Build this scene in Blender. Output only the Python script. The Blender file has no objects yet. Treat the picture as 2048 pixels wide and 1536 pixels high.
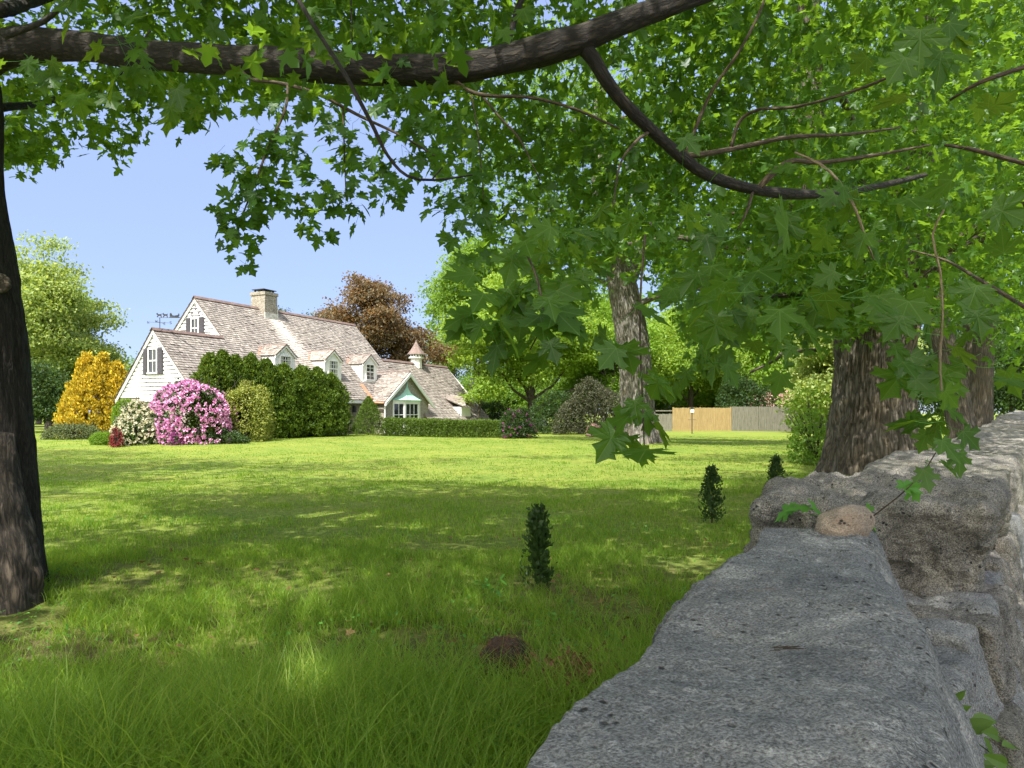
import bpy, math, random
import numpy as np
from mathutils import Vector, Matrix

# ---------------------------------------------------------------- camera, sky, sun
SC = bpy.context.scene
COL = SC.collection
EYE, F, HX, HY = 1.55, 1420.0, 1024.0, 825.0
cam = bpy.data.cameras.new('camera')
camo = bpy.data.objects.new('camera', cam); COL.objects.link(camo)
camo.location = (0, 0, EYE); camo.rotation_euler = (math.radians(90), 0, 0)
cam.sensor_width = 36; cam.lens = 36 * F / 2048; cam.shift_y = 57 / 2048
cam.clip_start = 0.05; cam.clip_end = 3000
SC.camera = camo
SUN_EL = math.radians(57)
SUN_H = Vector((-0.42, -0.91)).normalized()
S = Vector((SUN_H.x * math.cos(SUN_EL), SUN_H.y * math.cos(SUN_EL), math.sin(SUN_EL)))
w = bpy.data.worlds.new("World"); SC.world = w; w.use_nodes = True
nt = w.node_tree
sky = nt.nodes.new('ShaderNodeTexSky'); sky.sky_type = 'NISHITA'; sky.sun_disc = False
sky.sun_elevation = SUN_EL; sky.sun_rotation = math.atan2(SUN_H.x, SUN_H.y)
sky.air_density = 1.0; sky.dust_density = 0.25; sky.ozone_density = 3.5
mxs = nt.nodes.new('ShaderNodeMixRGB'); mxs.inputs[0].default_value = .85; nt.links.new(sky.outputs[0], mxs.inputs[1])
mxs.inputs[2].default_value = (1.12, 1.42, 2.42, 1)      # even, slightly hazy early-summer blue
# whitish sky glow added behind the viewer to lift the shaded areas
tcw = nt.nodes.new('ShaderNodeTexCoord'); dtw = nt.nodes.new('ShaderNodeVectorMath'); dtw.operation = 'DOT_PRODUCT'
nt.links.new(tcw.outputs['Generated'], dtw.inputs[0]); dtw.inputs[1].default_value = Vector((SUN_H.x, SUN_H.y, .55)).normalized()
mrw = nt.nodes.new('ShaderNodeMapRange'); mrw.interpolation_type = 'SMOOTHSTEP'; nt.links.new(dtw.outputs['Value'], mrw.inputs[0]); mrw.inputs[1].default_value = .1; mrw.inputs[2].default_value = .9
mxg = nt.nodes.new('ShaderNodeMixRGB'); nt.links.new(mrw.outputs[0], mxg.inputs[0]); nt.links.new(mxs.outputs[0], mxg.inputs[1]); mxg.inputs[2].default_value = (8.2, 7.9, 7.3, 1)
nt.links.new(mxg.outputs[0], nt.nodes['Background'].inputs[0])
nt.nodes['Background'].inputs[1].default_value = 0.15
sun = bpy.data.lights.new('sun', 'SUN'); sun.energy = 4.0; sun.angle = math.radians(0.53); sun.color = (1, .95, .86)
suno = bpy.data.objects.new('sun', sun); COL.objects.link(suno)
suno.rotation_euler = S.to_track_quat('Z', 'Y').to_euler()
SC.view_settings.view_transform = 'Standard'; SC.view_settings.look = 'None'
SC.view_settings.exposure = 1.4; SC.view_settings.gamma = 1
SC.cycles.max_bounces = 8; SC.cycles.diffuse_bounces = 5; SC.cycles.transmission_bounces = 5
SC.cycles.glossy_bounces = 2; SC.cycles.transparent_max_bounces = 6; SC.cycles.use_fast_gi = False
SC.cycles.caustics_reflective = False; SC.cycles.caustics_refractive = False

SHADE = [(-11, -1, 420, 11, 5.5), (-15, 9, 620, 14, 6.5), (-1.9, -4.2, 760, 10.5, 4.2), (-23, 14, 620, 15, 6.5)]
R = np.random.default_rng(7)
random.seed(7)
def P(px, py, Y): return np.array([(px - HX) / F * Y, Y, EYE - (py - HY) / F * Y])
def PG(px, py, z=0.0):
    Y = (EYE - z) * F / (py - HY); return np.array([(px - HX) / F * Y, Y, z])

# ---------------------------------------------------------------- helpers
def _hash(ix, iy, iz, s):
    h = (ix * 374761393 + iy * 668265263 + iz * 2147483647 + s * 1274126177) & 0xffffffff
    h = ((h ^ (h >> 13)) * 1274126177) & 0xffffffff
    h = ((h ^ (h >> 16)) * 2246822519) & 0xffffffff
    return ((h ^ (h >> 15)) & 0xffff) / 65535.0 * 2 - 1
def vn(p, s=0):
    p = np.asarray(p, float); i = np.floor(p).astype(np.int64); f = p - i; u = f * f * f * (f * (f * 6 - 15) + 10)
    r = 0
    for dx in (0, 1):
        wx = u[:, 0] if dx else 1 - u[:, 0]
        for dy in (0, 1):
            wy = u[:, 1] if dy else 1 - u[:, 1]
            for dz in (0, 1):
                wz = u[:, 2] if dz else 1 - u[:, 2]
                r = r + wx * wy * wz * _hash(i[:, 0] + dx, i[:, 1] + dy, i[:, 2] + dz, s)
    return r
def fbm(p, o=4, s=0):
    r, a, t = 0, 1, 0
    p = np.asarray(p, float)
    for k in range(o):
        r = r + a * vn(p * 2 ** k + 17.3 * k, s + k); t += a; a *= .5
    return r / t
def sm(a, b, x): t = np.clip((x - a) / (b - a), 0, 1); return t * t * (3 - 2 * t)

def tag(o, label=None, cat=None, group=None, kind=None):
    if label: o['label'] = label
    if cat: o['category'] = cat
    if group: o['group'] = group
    if kind: o['kind'] = kind
    return o
def empty(name, loc=(0, 0, 0), rz=0, **k):
    o = bpy.data.objects.new(name, None); COL.objects.link(o); o.location = Vector([float(c) for c in loc]); o.rotation_euler = (0, 0, rz)
    o.empty_display_size = .2
    return tag(o, **k)
def mesh(name, V, Fs, mat, parent=None, smooth=False, attr=None, midx=None):
    """V (n,3); Fs list of (m,k) int arrays; one material or a list with midx per face list"""
    V = np.asarray(V, np.float32)
    me = bpy.data.meshes.new(name)
    if parent is not None and parent.get('_off') is not None:
        V = V - np.array(parent['_off'], np.float32)
    me.vertices.add(len(V)); me.vertices.foreach_set('co', V.ravel())
    Fs = [np.asarray(f, np.int32) for f in Fs if len(f)]
    tot = np.concatenate([np.full(len(f), f.shape[1], np.int32) for f in Fs])
    st = np.concatenate([[0], np.cumsum(tot)[:-1]]).astype(np.int32)
    lv = np.concatenate([f.ravel() for f in Fs])
    me.loops.add(len(lv)); me.loops.foreach_set('vertex_index', lv)
    me.polygons.add(len(tot)); me.polygons.foreach_set('loop_start', st)
    me.polygons.foreach_set('loop_total', tot)
    if smooth: me.polygons.foreach_set('use_smooth', np.ones(len(tot), bool))
    else: me.polygons.foreach_set('use_smooth', np.zeros(len(tot), bool))
    for m in (mat if isinstance(mat, (list, tuple)) else [mat]): me.materials.append(m)
    if midx is not None:
        me.polygons.foreach_set('material_index', np.concatenate([np.full(len(f), i, np.int32) for f, i in zip(Fs, midx)]))
    if attr is not None:
        for k, (d, ty) in attr.items():
            a = me.attributes.new(k, ty, 'POINT')
            a.data.foreach_set('vector' if ty == 'FLOAT_VECTOR' else 'value', np.asarray(d, np.float32).ravel())
    me.update(calc_edges=True); me.validate()
    o = bpy.data.objects.new(name, me); COL.objects.link(o)
    if parent is not None: o.parent = parent
    return o
class MB:
    """collects polygons"""
    def __init__(s): s.V = []; s.F = {}; s.n = 0
    def add(s, V, Fs):
        V = np.asarray(V, float).reshape(-1, 3)
        for f in Fs:
            f = np.asarray(f, int)
            if len(f): s.F.setdefault(f.shape[1], []).append(f + s.n)
        s.V.append(V); s.n += len(V); return s
    def poly(s, pts): return s.add(pts, [np.arange(len(pts))[None]])
    def box(s, a, b):
        x0, y0, z0 = a; x1, y1, z1 = b
        V = [(x0, y0, z0), (x1, y0, z0), (x1, y1, z0), (x0, y1, z0), (x0, y0, z1), (x1, y0, z1), (x1, y1, z1), (x0, y1, z1)]
        return s.add(V, [[(3, 2, 1, 0), (4, 5, 6, 7), (0, 1, 5, 4), (1, 2, 6, 5), (2, 3, 7, 6), (3, 0, 4, 7)]])
    def prism(s, poly, ext):
        """planar polygon swept by the vector ext"""
        A = np.asarray(poly, float); n = len(A); B = A + np.asarray(ext, float)
        i = np.arange(n); j = (i + 1) % n
        return s.add(np.vstack([A, B]), [i[::-1][None], (i + n)[None], np.stack([i, j, j + n, i + n], 1)])
    def tube(s, path, rad, n=8, cap=True):
        V, Q, _ = tube(path, rad, n); s.add(V, [Q])
        if cap:
            s.add(V[:n], [np.arange(n)[::-1][None]]); s.add(V[-n:], [np.arange(n)[None]])
        return s
    def build(s, name, mat, parent=None, **k):
        return mesh(name, np.vstack(s.V), [np.vstack(v) for v in s.F.values()], mat, parent, **k)
def smooth_path(pts, step):
    """Catmull-Rom through (m,d) control points"""
    p = np.asarray(pts, float); q = np.vstack([2 * p[0] - p[1], p, 2 * p[-1] - p[-2]]); out = []
    for i in range(1, len(q) - 2):
        L = np.linalg.norm(q[i + 1][:3] - q[i][:3]); m = max(2, int(L / step))
        t = np.linspace(0, 1, m, endpoint=False)[:, None]
        out.append(.5 * (2 * q[i] + (q[i + 1] - q[i - 1]) * t + (2 * q[i - 1] - 5 * q[i] + 4 * q[i + 1] - q[i + 2]) * t ** 2 + (3 * q[i] - q[i - 1] - 3 * q[i + 1] + q[i + 2]) * t ** 3))
    out.append(p[-1:]); return np.vstack(out)
def tube(path, rad, n=8):
    p = np.asarray(path, float); m = len(p); rad = np.broadcast_to(np.asarray(rad, float), (m,))
    t = np.gradient(p, axis=0); t /= np.linalg.norm(t, axis=1)[:, None] + 1e-9
    up = np.array([1., 0, 0]) if abs(t[0, 2]) > .7 else np.array([0, 0, 1.])
    A = np.zeros((m, 3)); a = np.cross(t[0], up); a /= np.linalg.norm(a)
    for i in range(m):
        a = a - t[i] * a.dot(t[i]); a /= np.linalg.norm(a) + 1e-9; A[i] = a
    B = np.cross(t, A); th = np.arange(n) / n * 2 * np.pi
    N = A[:, None] * np.cos(th)[None, :, None] + B[:, None] * np.sin(th)[None, :, None]
    V = (p[:, None] + N * rad[:, None, None]).reshape(-1, 3)
    i = np.arange(m - 1)[:, None] * n; j = np.arange(n)[None]; k = (j + 1) % n
    Q = np.stack([i + j, i + k, i + n + k, i + n + j], -1).reshape(-1, 4)
    L = np.concatenate([[0], np.cumsum(np.linalg.norm(np.diff(p, axis=0), axis=1))])
    bc = np.stack([np.broadcast_to(np.cos(th), (m, n)) * rad[:, None], np.broadcast_to(np.sin(th), (m, n)) * rad[:, None], np.broadcast_to(L[:, None], (m, n))], -1).reshape(-1, 3)
    return V, Q, (N.reshape(-1, 3), bc)
def limb(name, pts, mat, parent, step=.05, n=14, amp=.08, seed=0, lump=.12):
    """pts rows: x y z r ; bark relief as real displacement"""
    q = smooth_path(pts, step); V, Q, (N, bc) = tube(q[:, :3], q[:, 3], n)
    r = np.repeat(q[:, 3], n)
    k = bc / np.maximum(r, .01)[:, None]; k[:, 2] = bc[:, 2]
    d = fbm(np.c_[k[:, 0] * 3, k[:, 1] * 3, k[:, 2] * 5], 3, seed) * amp + fbm(np.c_[k[:, 0], k[:, 1], k[:, 2] * 2.2], 2, seed + 5) * lump
    V = V + N * (r * d)[:, None]
    e = len(q) - 1
    return mesh(name, V, [Q, np.arange(n)[None][:, ::-1], (np.arange(n) + e * n)[None]], mat, parent, smooth=True, attr={'bc': (bc, 'FLOAT_VECTOR')})

# ---------------------------------------------------------------- materials
def mat(name):
    m = bpy.data.materials.new(name); m.use_nodes = True; t = m.node_tree
    return m, t, t.nodes['Principled BSDF'], t.nodes['Material Output']
def N(t, ty, **k):
    n = t.nodes.new('ShaderNode' + ty)
    for a, b in k.items():
        if a.startswith('i_'): n.inputs[a[2:].replace('_', ' ')].default_value = b
        else: setattr(n, a, b)
    return n
def ramp(t, fac, stops):
    r = t.nodes.new('ShaderNodeValToRGB'); e = r.color_ramp.elements
    while len(e) < len(stops): e.new(.5)
    for x, (p, c) in zip(e, stops): x.position = p; x.color = (*c, 1)
    t.links.new(fac, r.inputs[0]); return r.outputs[0]
def plain(name, c, rough=.6, **k):
    m, t, b, o = mat(name); b.inputs['Base Color'].default_value = (*c, 1); b.inputs['Roughness'].default_value = rough
    for a, v in k.items(): b.inputs[a.replace('_', ' ')].default_value = v
    return m
def varied(name, stops, scale=8, rough=.7, bump=.3, bscale=None, detail=6, dist=.02, stretch=None):
    m, t, b, o = mat(name)
    tc = N(t, 'TexCoord'); src = tc.outputs['Object']
    if stretch:
        mp = N(t, 'Mapping'); mp.inputs['Scale'].default_value = stretch; t.links.new(src, mp.inputs[0]); src = mp.outputs[0]
    n1 = N(t, 'TexNoise', i_Scale=scale, i_Detail=detail, i_Roughness=.65); t.links.new(src, n1.inputs[0])
    t.links.new(ramp(t, n1.outputs[0], stops), b.inputs['Base Color']); b.inputs['Roughness'].default_value = rough
    if bump:
        n2 = N(t, 'TexNoise', i_Scale=bscale or scale * 3, i_Detail=8, i_Roughness=.7); t.links.new(src, n2.inputs[0])
        bp = N(t, 'Bump', i_Strength=bump, i_Distance=dist); t.links.new(n2.outputs[0], bp.inputs['Height']); t.links.new(bp.outputs[0], b.inputs['Normal'])
    return m
def leafmat(name, cols, trans, tw=.45, gloss=.015, rough=.5, vein=False, pscale=.35):
    """cols: ramp colours of single leaves; trans: colour of the light passing through"""
    m, t, b, o = mat(name); t.nodes.remove(b)
    gloss *= .3; g = N(t, 'NewGeometry')
    nz = N(t, 'TexNoise', i_Scale=pscale, i_Detail=2.0); t.links.new(N(t, 'TexCoord').outputs['Object'], nz.inputs[0])
    mx = N(t, 'Math', operation='MULTIPLY_ADD'); mx.inputs[1].default_value = .62; t.links.new(g.outputs['Random Per Island'], mx.inputs[0])
    m2 = N(t, 'Math', operation='MULTIPLY'); m2.inputs[1].default_value = .38; t.links.new(nz.outputs[0], m2.inputs[0]); t.links.new(m2.outputs[0], mx.inputs[2])
    k = len(cols); c = ramp(t, mx.outputs[0], [(i / max(1, k - 1), cc) for i, cc in enumerate(cols)])
    tr = N(t, 'MixRGB', blend_type='MULTIPLY'); tr.inputs[0].default_value = 1; tr.inputs[2].default_value = (*trans, 1)
    sc = N(t, 'MixRGB', blend_type='MIX'); sc.inputs[0].default_value = .3; t.links.new(c, sc.inputs[1]); sc.inputs[2].default_value = (.12, .12, .12, 1)
    t.links.new(sc.outputs[0], tr.inputs[1])
    d = N(t, 'BsdfDiffuse'); t.links.new(c, d.inputs[0])
    if vein:      # pale veins fanning out from the leaf foot
        at = N(t, 'Attribute', attribute_name='lc'); sx = N(t, 'SeparateXYZ'); t.links.new(at.outputs['Vector'], sx.inputs[0])
        def mth(op, *a):
            n = N(t, 'Math', operation=op)
            for i, v in enumerate(a):
                if isinstance(v, (int, float)): n.inputs[i].default_value = v
                else: t.links.new(v, n.inputs[i])
            return n.outputs[0]
        ax = mth('ABSOLUTE', sx.outputs[0]); an = mth('ARCTAN2', ax, sx.outputs[1]); rr = mth('SQRT', mth('ADD', mth('MULTIPLY', ax, ax), mth('MULTIPLY', sx.outputs[1], sx.outputs[1])))
        dd = mth('MULTIPLY', mth('PINGPONG', mth('ADD', an, 0.0), .40), rr)      # main veins 0.8 rad apart
        sec = mth('MULTIPLY', mth('PINGPONG', mth('ADD', rr, mth('MULTIPLY', mth('PINGPONG', an, .40), -.55)), .055), 1.0)
        f1 = mth('LESS_THAN', dd, .011); f2 = mth('MULTIPLY', mth('LESS_THAN', sec, .006), .45); ff = mth('MULTIPLY', mth('MAXIMUM', f1, f2), .55)
        vm = N(t, 'MixRGB'); t.links.new(ff, vm.inputs[0]); t.links.new(c, vm.inputs[1]); vm.inputs[2].default_value = (.16, .26, .07, 1); t.links.new(vm.outputs[0], d.inputs[0])
    tl = N(t, 'BsdfTranslucent'); t.links.new(tr.outputs[0], tl.inputs[0])
    ms = N(t, 'MixShader'); ms.inputs[0].default_value = tw; t.links.new(d.outputs[0], ms.inputs[1]); t.links.new(tl.outputs[0], ms.inputs[2])
    gl = N(t, 'BsdfGlossy'); gl.inputs['Roughness'].default_value = rough; gl.inputs[0].default_value = (.9, .95, 1, 1)
    m3 = N(t, 'MixShader'); m3.inputs[0].default_value = gloss; t.links.new(ms.outputs[0], m3.inputs[1]); t.links.new(gl.outputs[0], m3.inputs[2])
    t.links.new(m3.outputs[0], o.inputs[0]); return m
def bark(name, c0, c1, c2, rs=26, zs=3.5, dist=.03, moss=None, bump=1.0):
    m, t, b, o = mat(name)
    at = N(t, 'Attribute', attribute_name='bc')
    mp = N(t, 'Mapping'); mp.inputs['Scale'].default_value = (rs, rs, zs); t.links.new(at.outputs['Vector'], mp.inputs[0])
    n1 = N(t, 'TexNoise', i_Scale=1.0, i_Detail=7, i_Roughness=.68, i_Distortion=.6); t.links.new(mp.outputs[0], n1.inputs[0])
    v = N(t, 'TexVoronoi', feature='DISTANCE_TO_EDGE', i_Scale=1.1); 
    ad = N(t, 'VectorMath', operation='ADD'); t.links.new(mp.outputs[0], ad.inputs[0])
    sc = N(t, 'VectorMath', operation='SCALE'); sc.inputs[3].default_value = 1.6; t.links.new(n1.outputs[1], sc.inputs[0]); t.links.new(sc.outputs[0], ad.inputs[1])
    t.links.new(ad.outputs[0], v.inputs[0])
    mm = N(t, 'MapRange'); mm.inputs[2].default_value = .35; t.links.new(v.outputs[0], mm.inputs[0])
    mu = N(t, 'Math', operation='MULTIPLY'); t.links.new(mm.outputs[0], mu.inputs[0])
    a2 = N(t, 'Math', operation='ADD'); a2.inputs[1].default_value = .25; t.links.new(n1.outputs[0], a2.inputs[0]); t.links.new(a2.outputs[0], mu.inputs[1])
    c = ramp(t, mu.outputs[0], [(.0, c0), (.3, c1), (.85, c2)])
    n3 = N(t, 'TexNoise', i_Scale=2.2, i_Detail=5, i_Roughness=.6); t.links.new(N(t, 'TexCoord').outputs['Object'], n3.inputs[0])
    m4 = N(t, 'MixRGB', blend_type='MIX'); f = ramp(t, n3.outputs[0], [(.45, (0, 0, 0)), (.68, (1, 1, 1))]); t.links.new(f, m4.inputs[0]); t.links.new(c, m4.inputs[1])
    ml = N(t, 'MixRGB', blend_type='MULTIPLY'); ml.inputs[0].default_value = 1; t.links.new(c, ml.inputs[1]); ml.inputs[2].default_value = (*(moss or (.8, .72, .6)), 1)
    t.links.new(ml.outputs[0], m4.inputs[2])
    t.links.new(m4.outputs[0], b.inputs['Base Color']); b.inputs['Roughness'].default_value = .9
    bp = N(t, 'Bump', i_Strength=bump, i_Distance=dist); t.links.new(mu.outputs[0], bp.inputs['Height']); t.links.new(bp.outputs[0], b.inputs['Normal'])
    return m
M = {}
M['white'] = varied('white_paint', [(.3, (.68, .69, .68)), (.7, (.80, .80, .78))], 3, .5, .05)
M['greypaint'] = plain('shutter_paint_and_gap_shade', (.065, .06, .075), .5)
M['glass'] = plain('window_glass', (.02, .025, .03), .04, Specular_IOR_Level=.9)
M['copper'] = varied('new_copper', [(.3, (.36, .17, .1)), (.7, (.55, .28, .17))], 6, .45, .1)
M['verdigris'] = varied('verdigris_copper', [(.3, (.22, .44, .36)), (.55, (.34, .58, .48)), (.75, (.5, .66, .56))], 5, .6, .15, stretch=(3, 3, .6))
M['iron'] = plain('black_iron', (.015, .016, .02), .5)
M['curtain'] = plain('pale_curtain', (.42, .44, .38), .9)
M['dark'] = plain('dark_room', (.01, .01, .01), .9)
# cedar shakes: each shake its own tone
def shakemat():
    m, t, b, o = mat('cedar_shake'); g = N(t, 'NewGeometry')
    c = ramp(t, g.outputs['Random Per Island'], [(0, (.15, .132, .118)), (.1, (.21, .188, .17)), (.35, (.25, .226, .206)), (.7, (.295, .268, .245)), (1, (.37, .342, .315))])
    tc = N(t, 'TexCoord'); n1 = N(t, 'TexNoise', i_Scale=.55, i_Detail=5); t.links.new(tc.outputs['Object'], n1.inputs[0])
    mx = N(t, 'MixRGB', blend_type='MULTIPLY'); mx.inputs[0].default_value = .8; t.links.new(c, mx.inputs[1]); t.links.new(ramp(t, n1.outputs[0], [(.3, (.78, .74, .74)), (.7, (1.1, 1.08, 1.04))]), mx.inputs[2])
    # pale run-off streak below the chimney
    at = N(t, 'Attribute', attribute_name='streak'); m2 = N(t, 'MixRGB'); t.links.new(at.outputs['Fac'], m2.inputs[0]); t.links.new(mx.outputs[0], m2.inputs[1]); m2.inputs[2].default_value = (.74, .66, .60, 1)
    t.links.new(m2.outputs[0], b.inputs['Base Color']); b.inputs['Roughness'].default_value = .85
    return m
M['shake'] = shakemat()
def stonewallmat(name='house_stone'):
    m, t, b, o = mat(name); tc = N(t, 'TexCoord')
    mp = N(t, 'Mapping'); mp.inputs['Scale'].default_value = (2.3, 2.3, 4.6); t.links.new(tc.outputs['Object'], mp.inputs[0])
    nz = N(t, 'TexNoise', i_Scale=1.4, i_Detail=2); t.links.new(mp.outputs[0], nz.inputs[0])
    ad = N(t, 'MixRGB', blend_type='ADD'); ad.inputs[0].default_value = .35; t.links.new(mp.outputs[0], ad.inputs[1]); t.links.new(nz.outputs[1], ad.inputs[2])
    v = N(t, 'TexVoronoi', distance='CHEBYCHEV'); v.inputs['Randomness'].default_value = .8; t.links.new(ad.outputs[0], v.inputs[0])
    e = N(t, 'TexVoronoi', feature='DISTANCE_TO_EDGE'); e.inputs['Randomness'].default_value = .8; t.links.new(ad.outputs[0], e.inputs[0])
    c = ramp(t, v.outputs['Color'], [(0, (.15, .13, .105)), (.4, (.25, .22, .175)), (.7, (.33, .295, .24)), (1, (.40, .365, .305))])
    k = ramp(t, e.outputs[0], [(.02, (1, 1, 1)), (.06, (0, 0, 0))])
    mx = N(t, 'MixRGB'); t.links.new(k, mx.inputs[0]); t.links.new(c, mx.inputs[1]); mx.inputs[2].default_value = (.36, .34, .30, 1)
    n2 = N(t, 'TexNoise', i_Scale=9.0, i_Detail=6); t.links.new(tc.outputs['Object'], n2.inputs[0])
    m3 = N(t, 'MixRGB', blend_type='MULTIPLY'); m3.inputs[0].default_value = .7; t.links.new(mx.outputs[0], m3.inputs[1]); t.links.new(ramp(t, n2.outputs[0], [(.3, (.6, .6, .6)), (.7, (1.1, 1.1, 1.1))]), m3.inputs[2])
    t.links.new(m3.outputs[0], b.inputs['Base Color']); b.inputs['Roughness'].default_value = .9
    bp = N(t, 'Bump', i_Strength=.8, i_Distance=.03); t.links.new(e.outputs[0], bp.inputs['Height']); t.links.new(bp.outputs[0], b.inputs['Normal'])
    return m
M['hstone'] = stonewallmat()
def graniteM(name, base, light, dark, warm, seed=0, warmth=.5, speck=.8):
    """speckled field stone: fine grains, foliation bands, pale lichen, rusty warm stains, pits"""
    m, t, b, o = mat(name); tc = N(t, 'TexCoord'); L = t.links.new
    mp = N(t, 'Mapping'); mp.inputs['Location'].default_value = (seed, seed * 1.7, seed * .3); L(tc.outputs['Object'], mp.inputs[0]); q = mp.outputs[0]
    ms = N(t, 'Mapping'); ms.inputs['Scale'].default_value = (1.0, 1.35, 1.2); ms.inputs['Rotation'].default_value = (.2, .1, -.9); L(q, ms.inputs[0]); qs = ms.outputs[0]
    g1 = N(t, 'TexNoise', i_Scale=120., i_Detail=3., i_Roughness=.7); L(qs, g1.inputs[0])
    g2 = N(t, 'TexNoise', i_Scale=22., i_Detail=8., i_Roughness=.75, i_Distortion=.4); L(qs, g2.inputs[0])
    big = N(t, 'TexNoise', i_Scale=2.6, i_Detail=6., i_Roughness=.6, i_Distortion=.8); L(qs, big.inputs[0])
    c = ramp(t, g2.outputs[0], [(.30, dark), (.43, base), (.56, base), (.68, light)])
    m1 = N(t, 'MixRGB', blend_type='OVERLAY'); m1.inputs[0].default_value = speck; L(c, m1.inputs[1]); L(ramp(t, g1.outputs[0], [(.36, (.04, .04, .04)), (.5, (.5, .5, .5)), (.64, (.98, .98, .98))]), m1.inputs[2])
    m2 = N(t, 'MixRGB', blend_type='MULTIPLY'); m2.inputs[0].default_value = 1; L(m1.outputs[0], m2.inputs[1]); L(ramp(t, big.outputs[0], [(.30, (.45, .47, .50)), (.46, (.88, .89, .9)), (.56, (1.02, 1.02, 1.0)), (.66, (1.55, 1.52, 1.48))]), m2.inputs[2])
    wn = N(t, 'TexNoise', i_Scale=4.3, i_Detail=7., i_Roughness=.7); L(qs, wn.inputs[0])
    m3 = N(t, 'MixRGB'); L(ramp(t, wn.outputs[0], [(.66 - .14 * warmth, (0, 0, 0)), (.76 - .1 * warmth, (.6, .6, .6))]), m3.inputs[0]); L(m2.outputs[0], m3.inputs[1]); m3.inputs[2].default_value = (*warm, 1)
    v = N(t, 'TexVoronoi', i_Scale=24.); L(qs, v.inputs[0])
    pn = N(t, 'TexNoise', i_Scale=7., i_Detail=2.); L(q, pn.inputs[0])
    pit = N(t, 'Math', operation='MULTIPLY'); L(ramp(t, v.outputs['Distance'], [(.16, (1, 1, 1)), (.26, (0, 0, 0))]), pit.inputs[0]); L(ramp(t, pn.outputs[0], [(.5, (0, 0, 0)), (.62, (1, 1, 1))]), pit.inputs[1])
    # larger lichen blotches, sparse holes and hairline cracks
    ln = N(t, 'TexNoise', i_Scale=9., i_Detail=9., i_Roughness=.8); L(q, ln.inputs[0])
    ml_ = N(t, 'MixRGB'); L(ramp(t, ln.outputs[0], [(.60, (0, 0, 0)), (.66, (.75, .75, .75))]), ml_.inputs[0]); L(m3.outputs[0], ml_.inputs[1]); ml_.inputs[2].default_value = (*light, 1); m3 = ml_
    ck = N(t, 'TexVoronoi', feature='DISTANCE_TO_EDGE', i_Scale=1.7); wp = N(t, 'MixRGB', blend_type='ADD'); wp.inputs[0].default_value = .45; L(qs, wp.inputs[1]); L(g2.outputs[1], wp.inputs[2]); L(wp.outputs[0], ck.inputs[0])
    crk = ramp(t, ck.outputs[0], [(.0, (1, 1, 1)), (.012, (0, 0, 0))]); cm = N(t, 'Math', operation='MULTIPLY'); L(crk, cm.inputs[0]); L(ramp(t, big.outputs[0], [(.48, (0, 0, 0)), (.56, (1, 1, 1))]), cm.inputs[1])
    pm = N(t, 'Math', operation='MAXIMUM'); L(pit.outputs[0], pm.inputs[0]); L(cm.outputs[0], pm.inputs[1]); pit = pm
    m4 = N(t, 'MixRGB'); L(pit.outputs[0], m4.inputs[0]); L(m3.outputs[0], m4.inputs[1]); m4.inputs[2].default_value = (.03, .03, .03, 1)
    L(m4.outputs[0], b.inputs['Base Color']); b.inputs['Roughness'].default_value = .88
    h = N(t, 'Math', operation='MULTIPLY_ADD'); L(g2.outputs[0], h.inputs[0]); h.inputs[1].default_value = 1.6; L(g1.outputs[0], h.inputs[2])
    h2 = N(t, 'Math', operation='SUBTRACT'); L(h.outputs[0], h2.inputs[0]); L(pit.outputs[0], h2.inputs[1])
    bp = N(t, 'Bump', i_Strength=1.0, i_Distance=.03); L(h2.outputs[0], bp.inputs['Height']); L(bp.outputs[0], b.inputs['Normal'])
    return m
M['gran0'] = graniteM('blue_grey_granite', (.335, .343, .342), (.68, .69, .68), (.11, .115, .12), (.42, .36, .30), 0, .35, .6)
M['gran1'] = graniteM('brown_grey_stone', (.28, .265, .235), (.52, .495, .44), (.08, .074, .062), (.42, .32, .25), 5, .5)
M['gran2'] = graniteM('mossy_grey_stone', (.25, .24, .20), (.42, .40, .34), (.06, .055, .045), (.10, .09, .03), 9, .8)
# ---------------------------------------------------------------- ground
WR0 = np.array([2.6, 3.95]); WD = np.array([.6, .8]); WN = np.array([.8, -.6])   # outer face line of the wall
def ground_z(x, y):
    x = np.asarray(x, float); y = np.asarray(y, float)
    z = .22 * sm(26, 34, y) * sm(-5, -11, x)
    d = (x - WR0[0]) * WN[0] + (y - WR0[1]) * WN[1]          # >0 beyond the wall
    z = z - .40 * sm(-.75, -.3, d) * sm(60, 30, y)
    z = z + .28 * np.exp(-((x - 7.6) ** 2 + (y - 14.9) ** 2) / 3.5) * sm(-.1, -.9, d)
    z = z + .15 * np.exp(-((x - 6.2) ** 2 + (y - 34) ** 2) / 6)
    z = z + .06 * np.exp(-((x + 4.3) ** 2 + (y - 6.0) ** 2) / .5)
    q = np.stack([x * .35, y * .35, 0 * x], -1).reshape(-1, 3)
    z = z + (.035 * vn(q, 3).reshape(x.shape)) * sm(2, 5, y)
    return z
def axis(a, b, fa, fb, fine, coarse):
    L = [fa]
    while L[-1] < fb: L.append(L[-1] + fine)
    s = fine
    while L[-1] < b: s *= coarse; L.append(L[-1] + s)
    s = fine
    while L[0] > a: s *= coarse; L.insert(0, L[0] - s)
    return np.array(L)
gx = axis(-900, 900, -12, 16, .2, 1.12); gy = axis(-300, 1500, -1, 40, .2, 1.12)
X, Y = np.meshgrid(gx, gy); Z = ground_z(X, Y)
ny, nx = X.shape; i = np.arange(ny - 1)[:, None] * nx; j = np.arange(nx - 1)[None]
Q = np.stack([i + j, i + j + 1, i + nx + j + 1, i + nx + j], -1).reshape(-1, 4)
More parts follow.
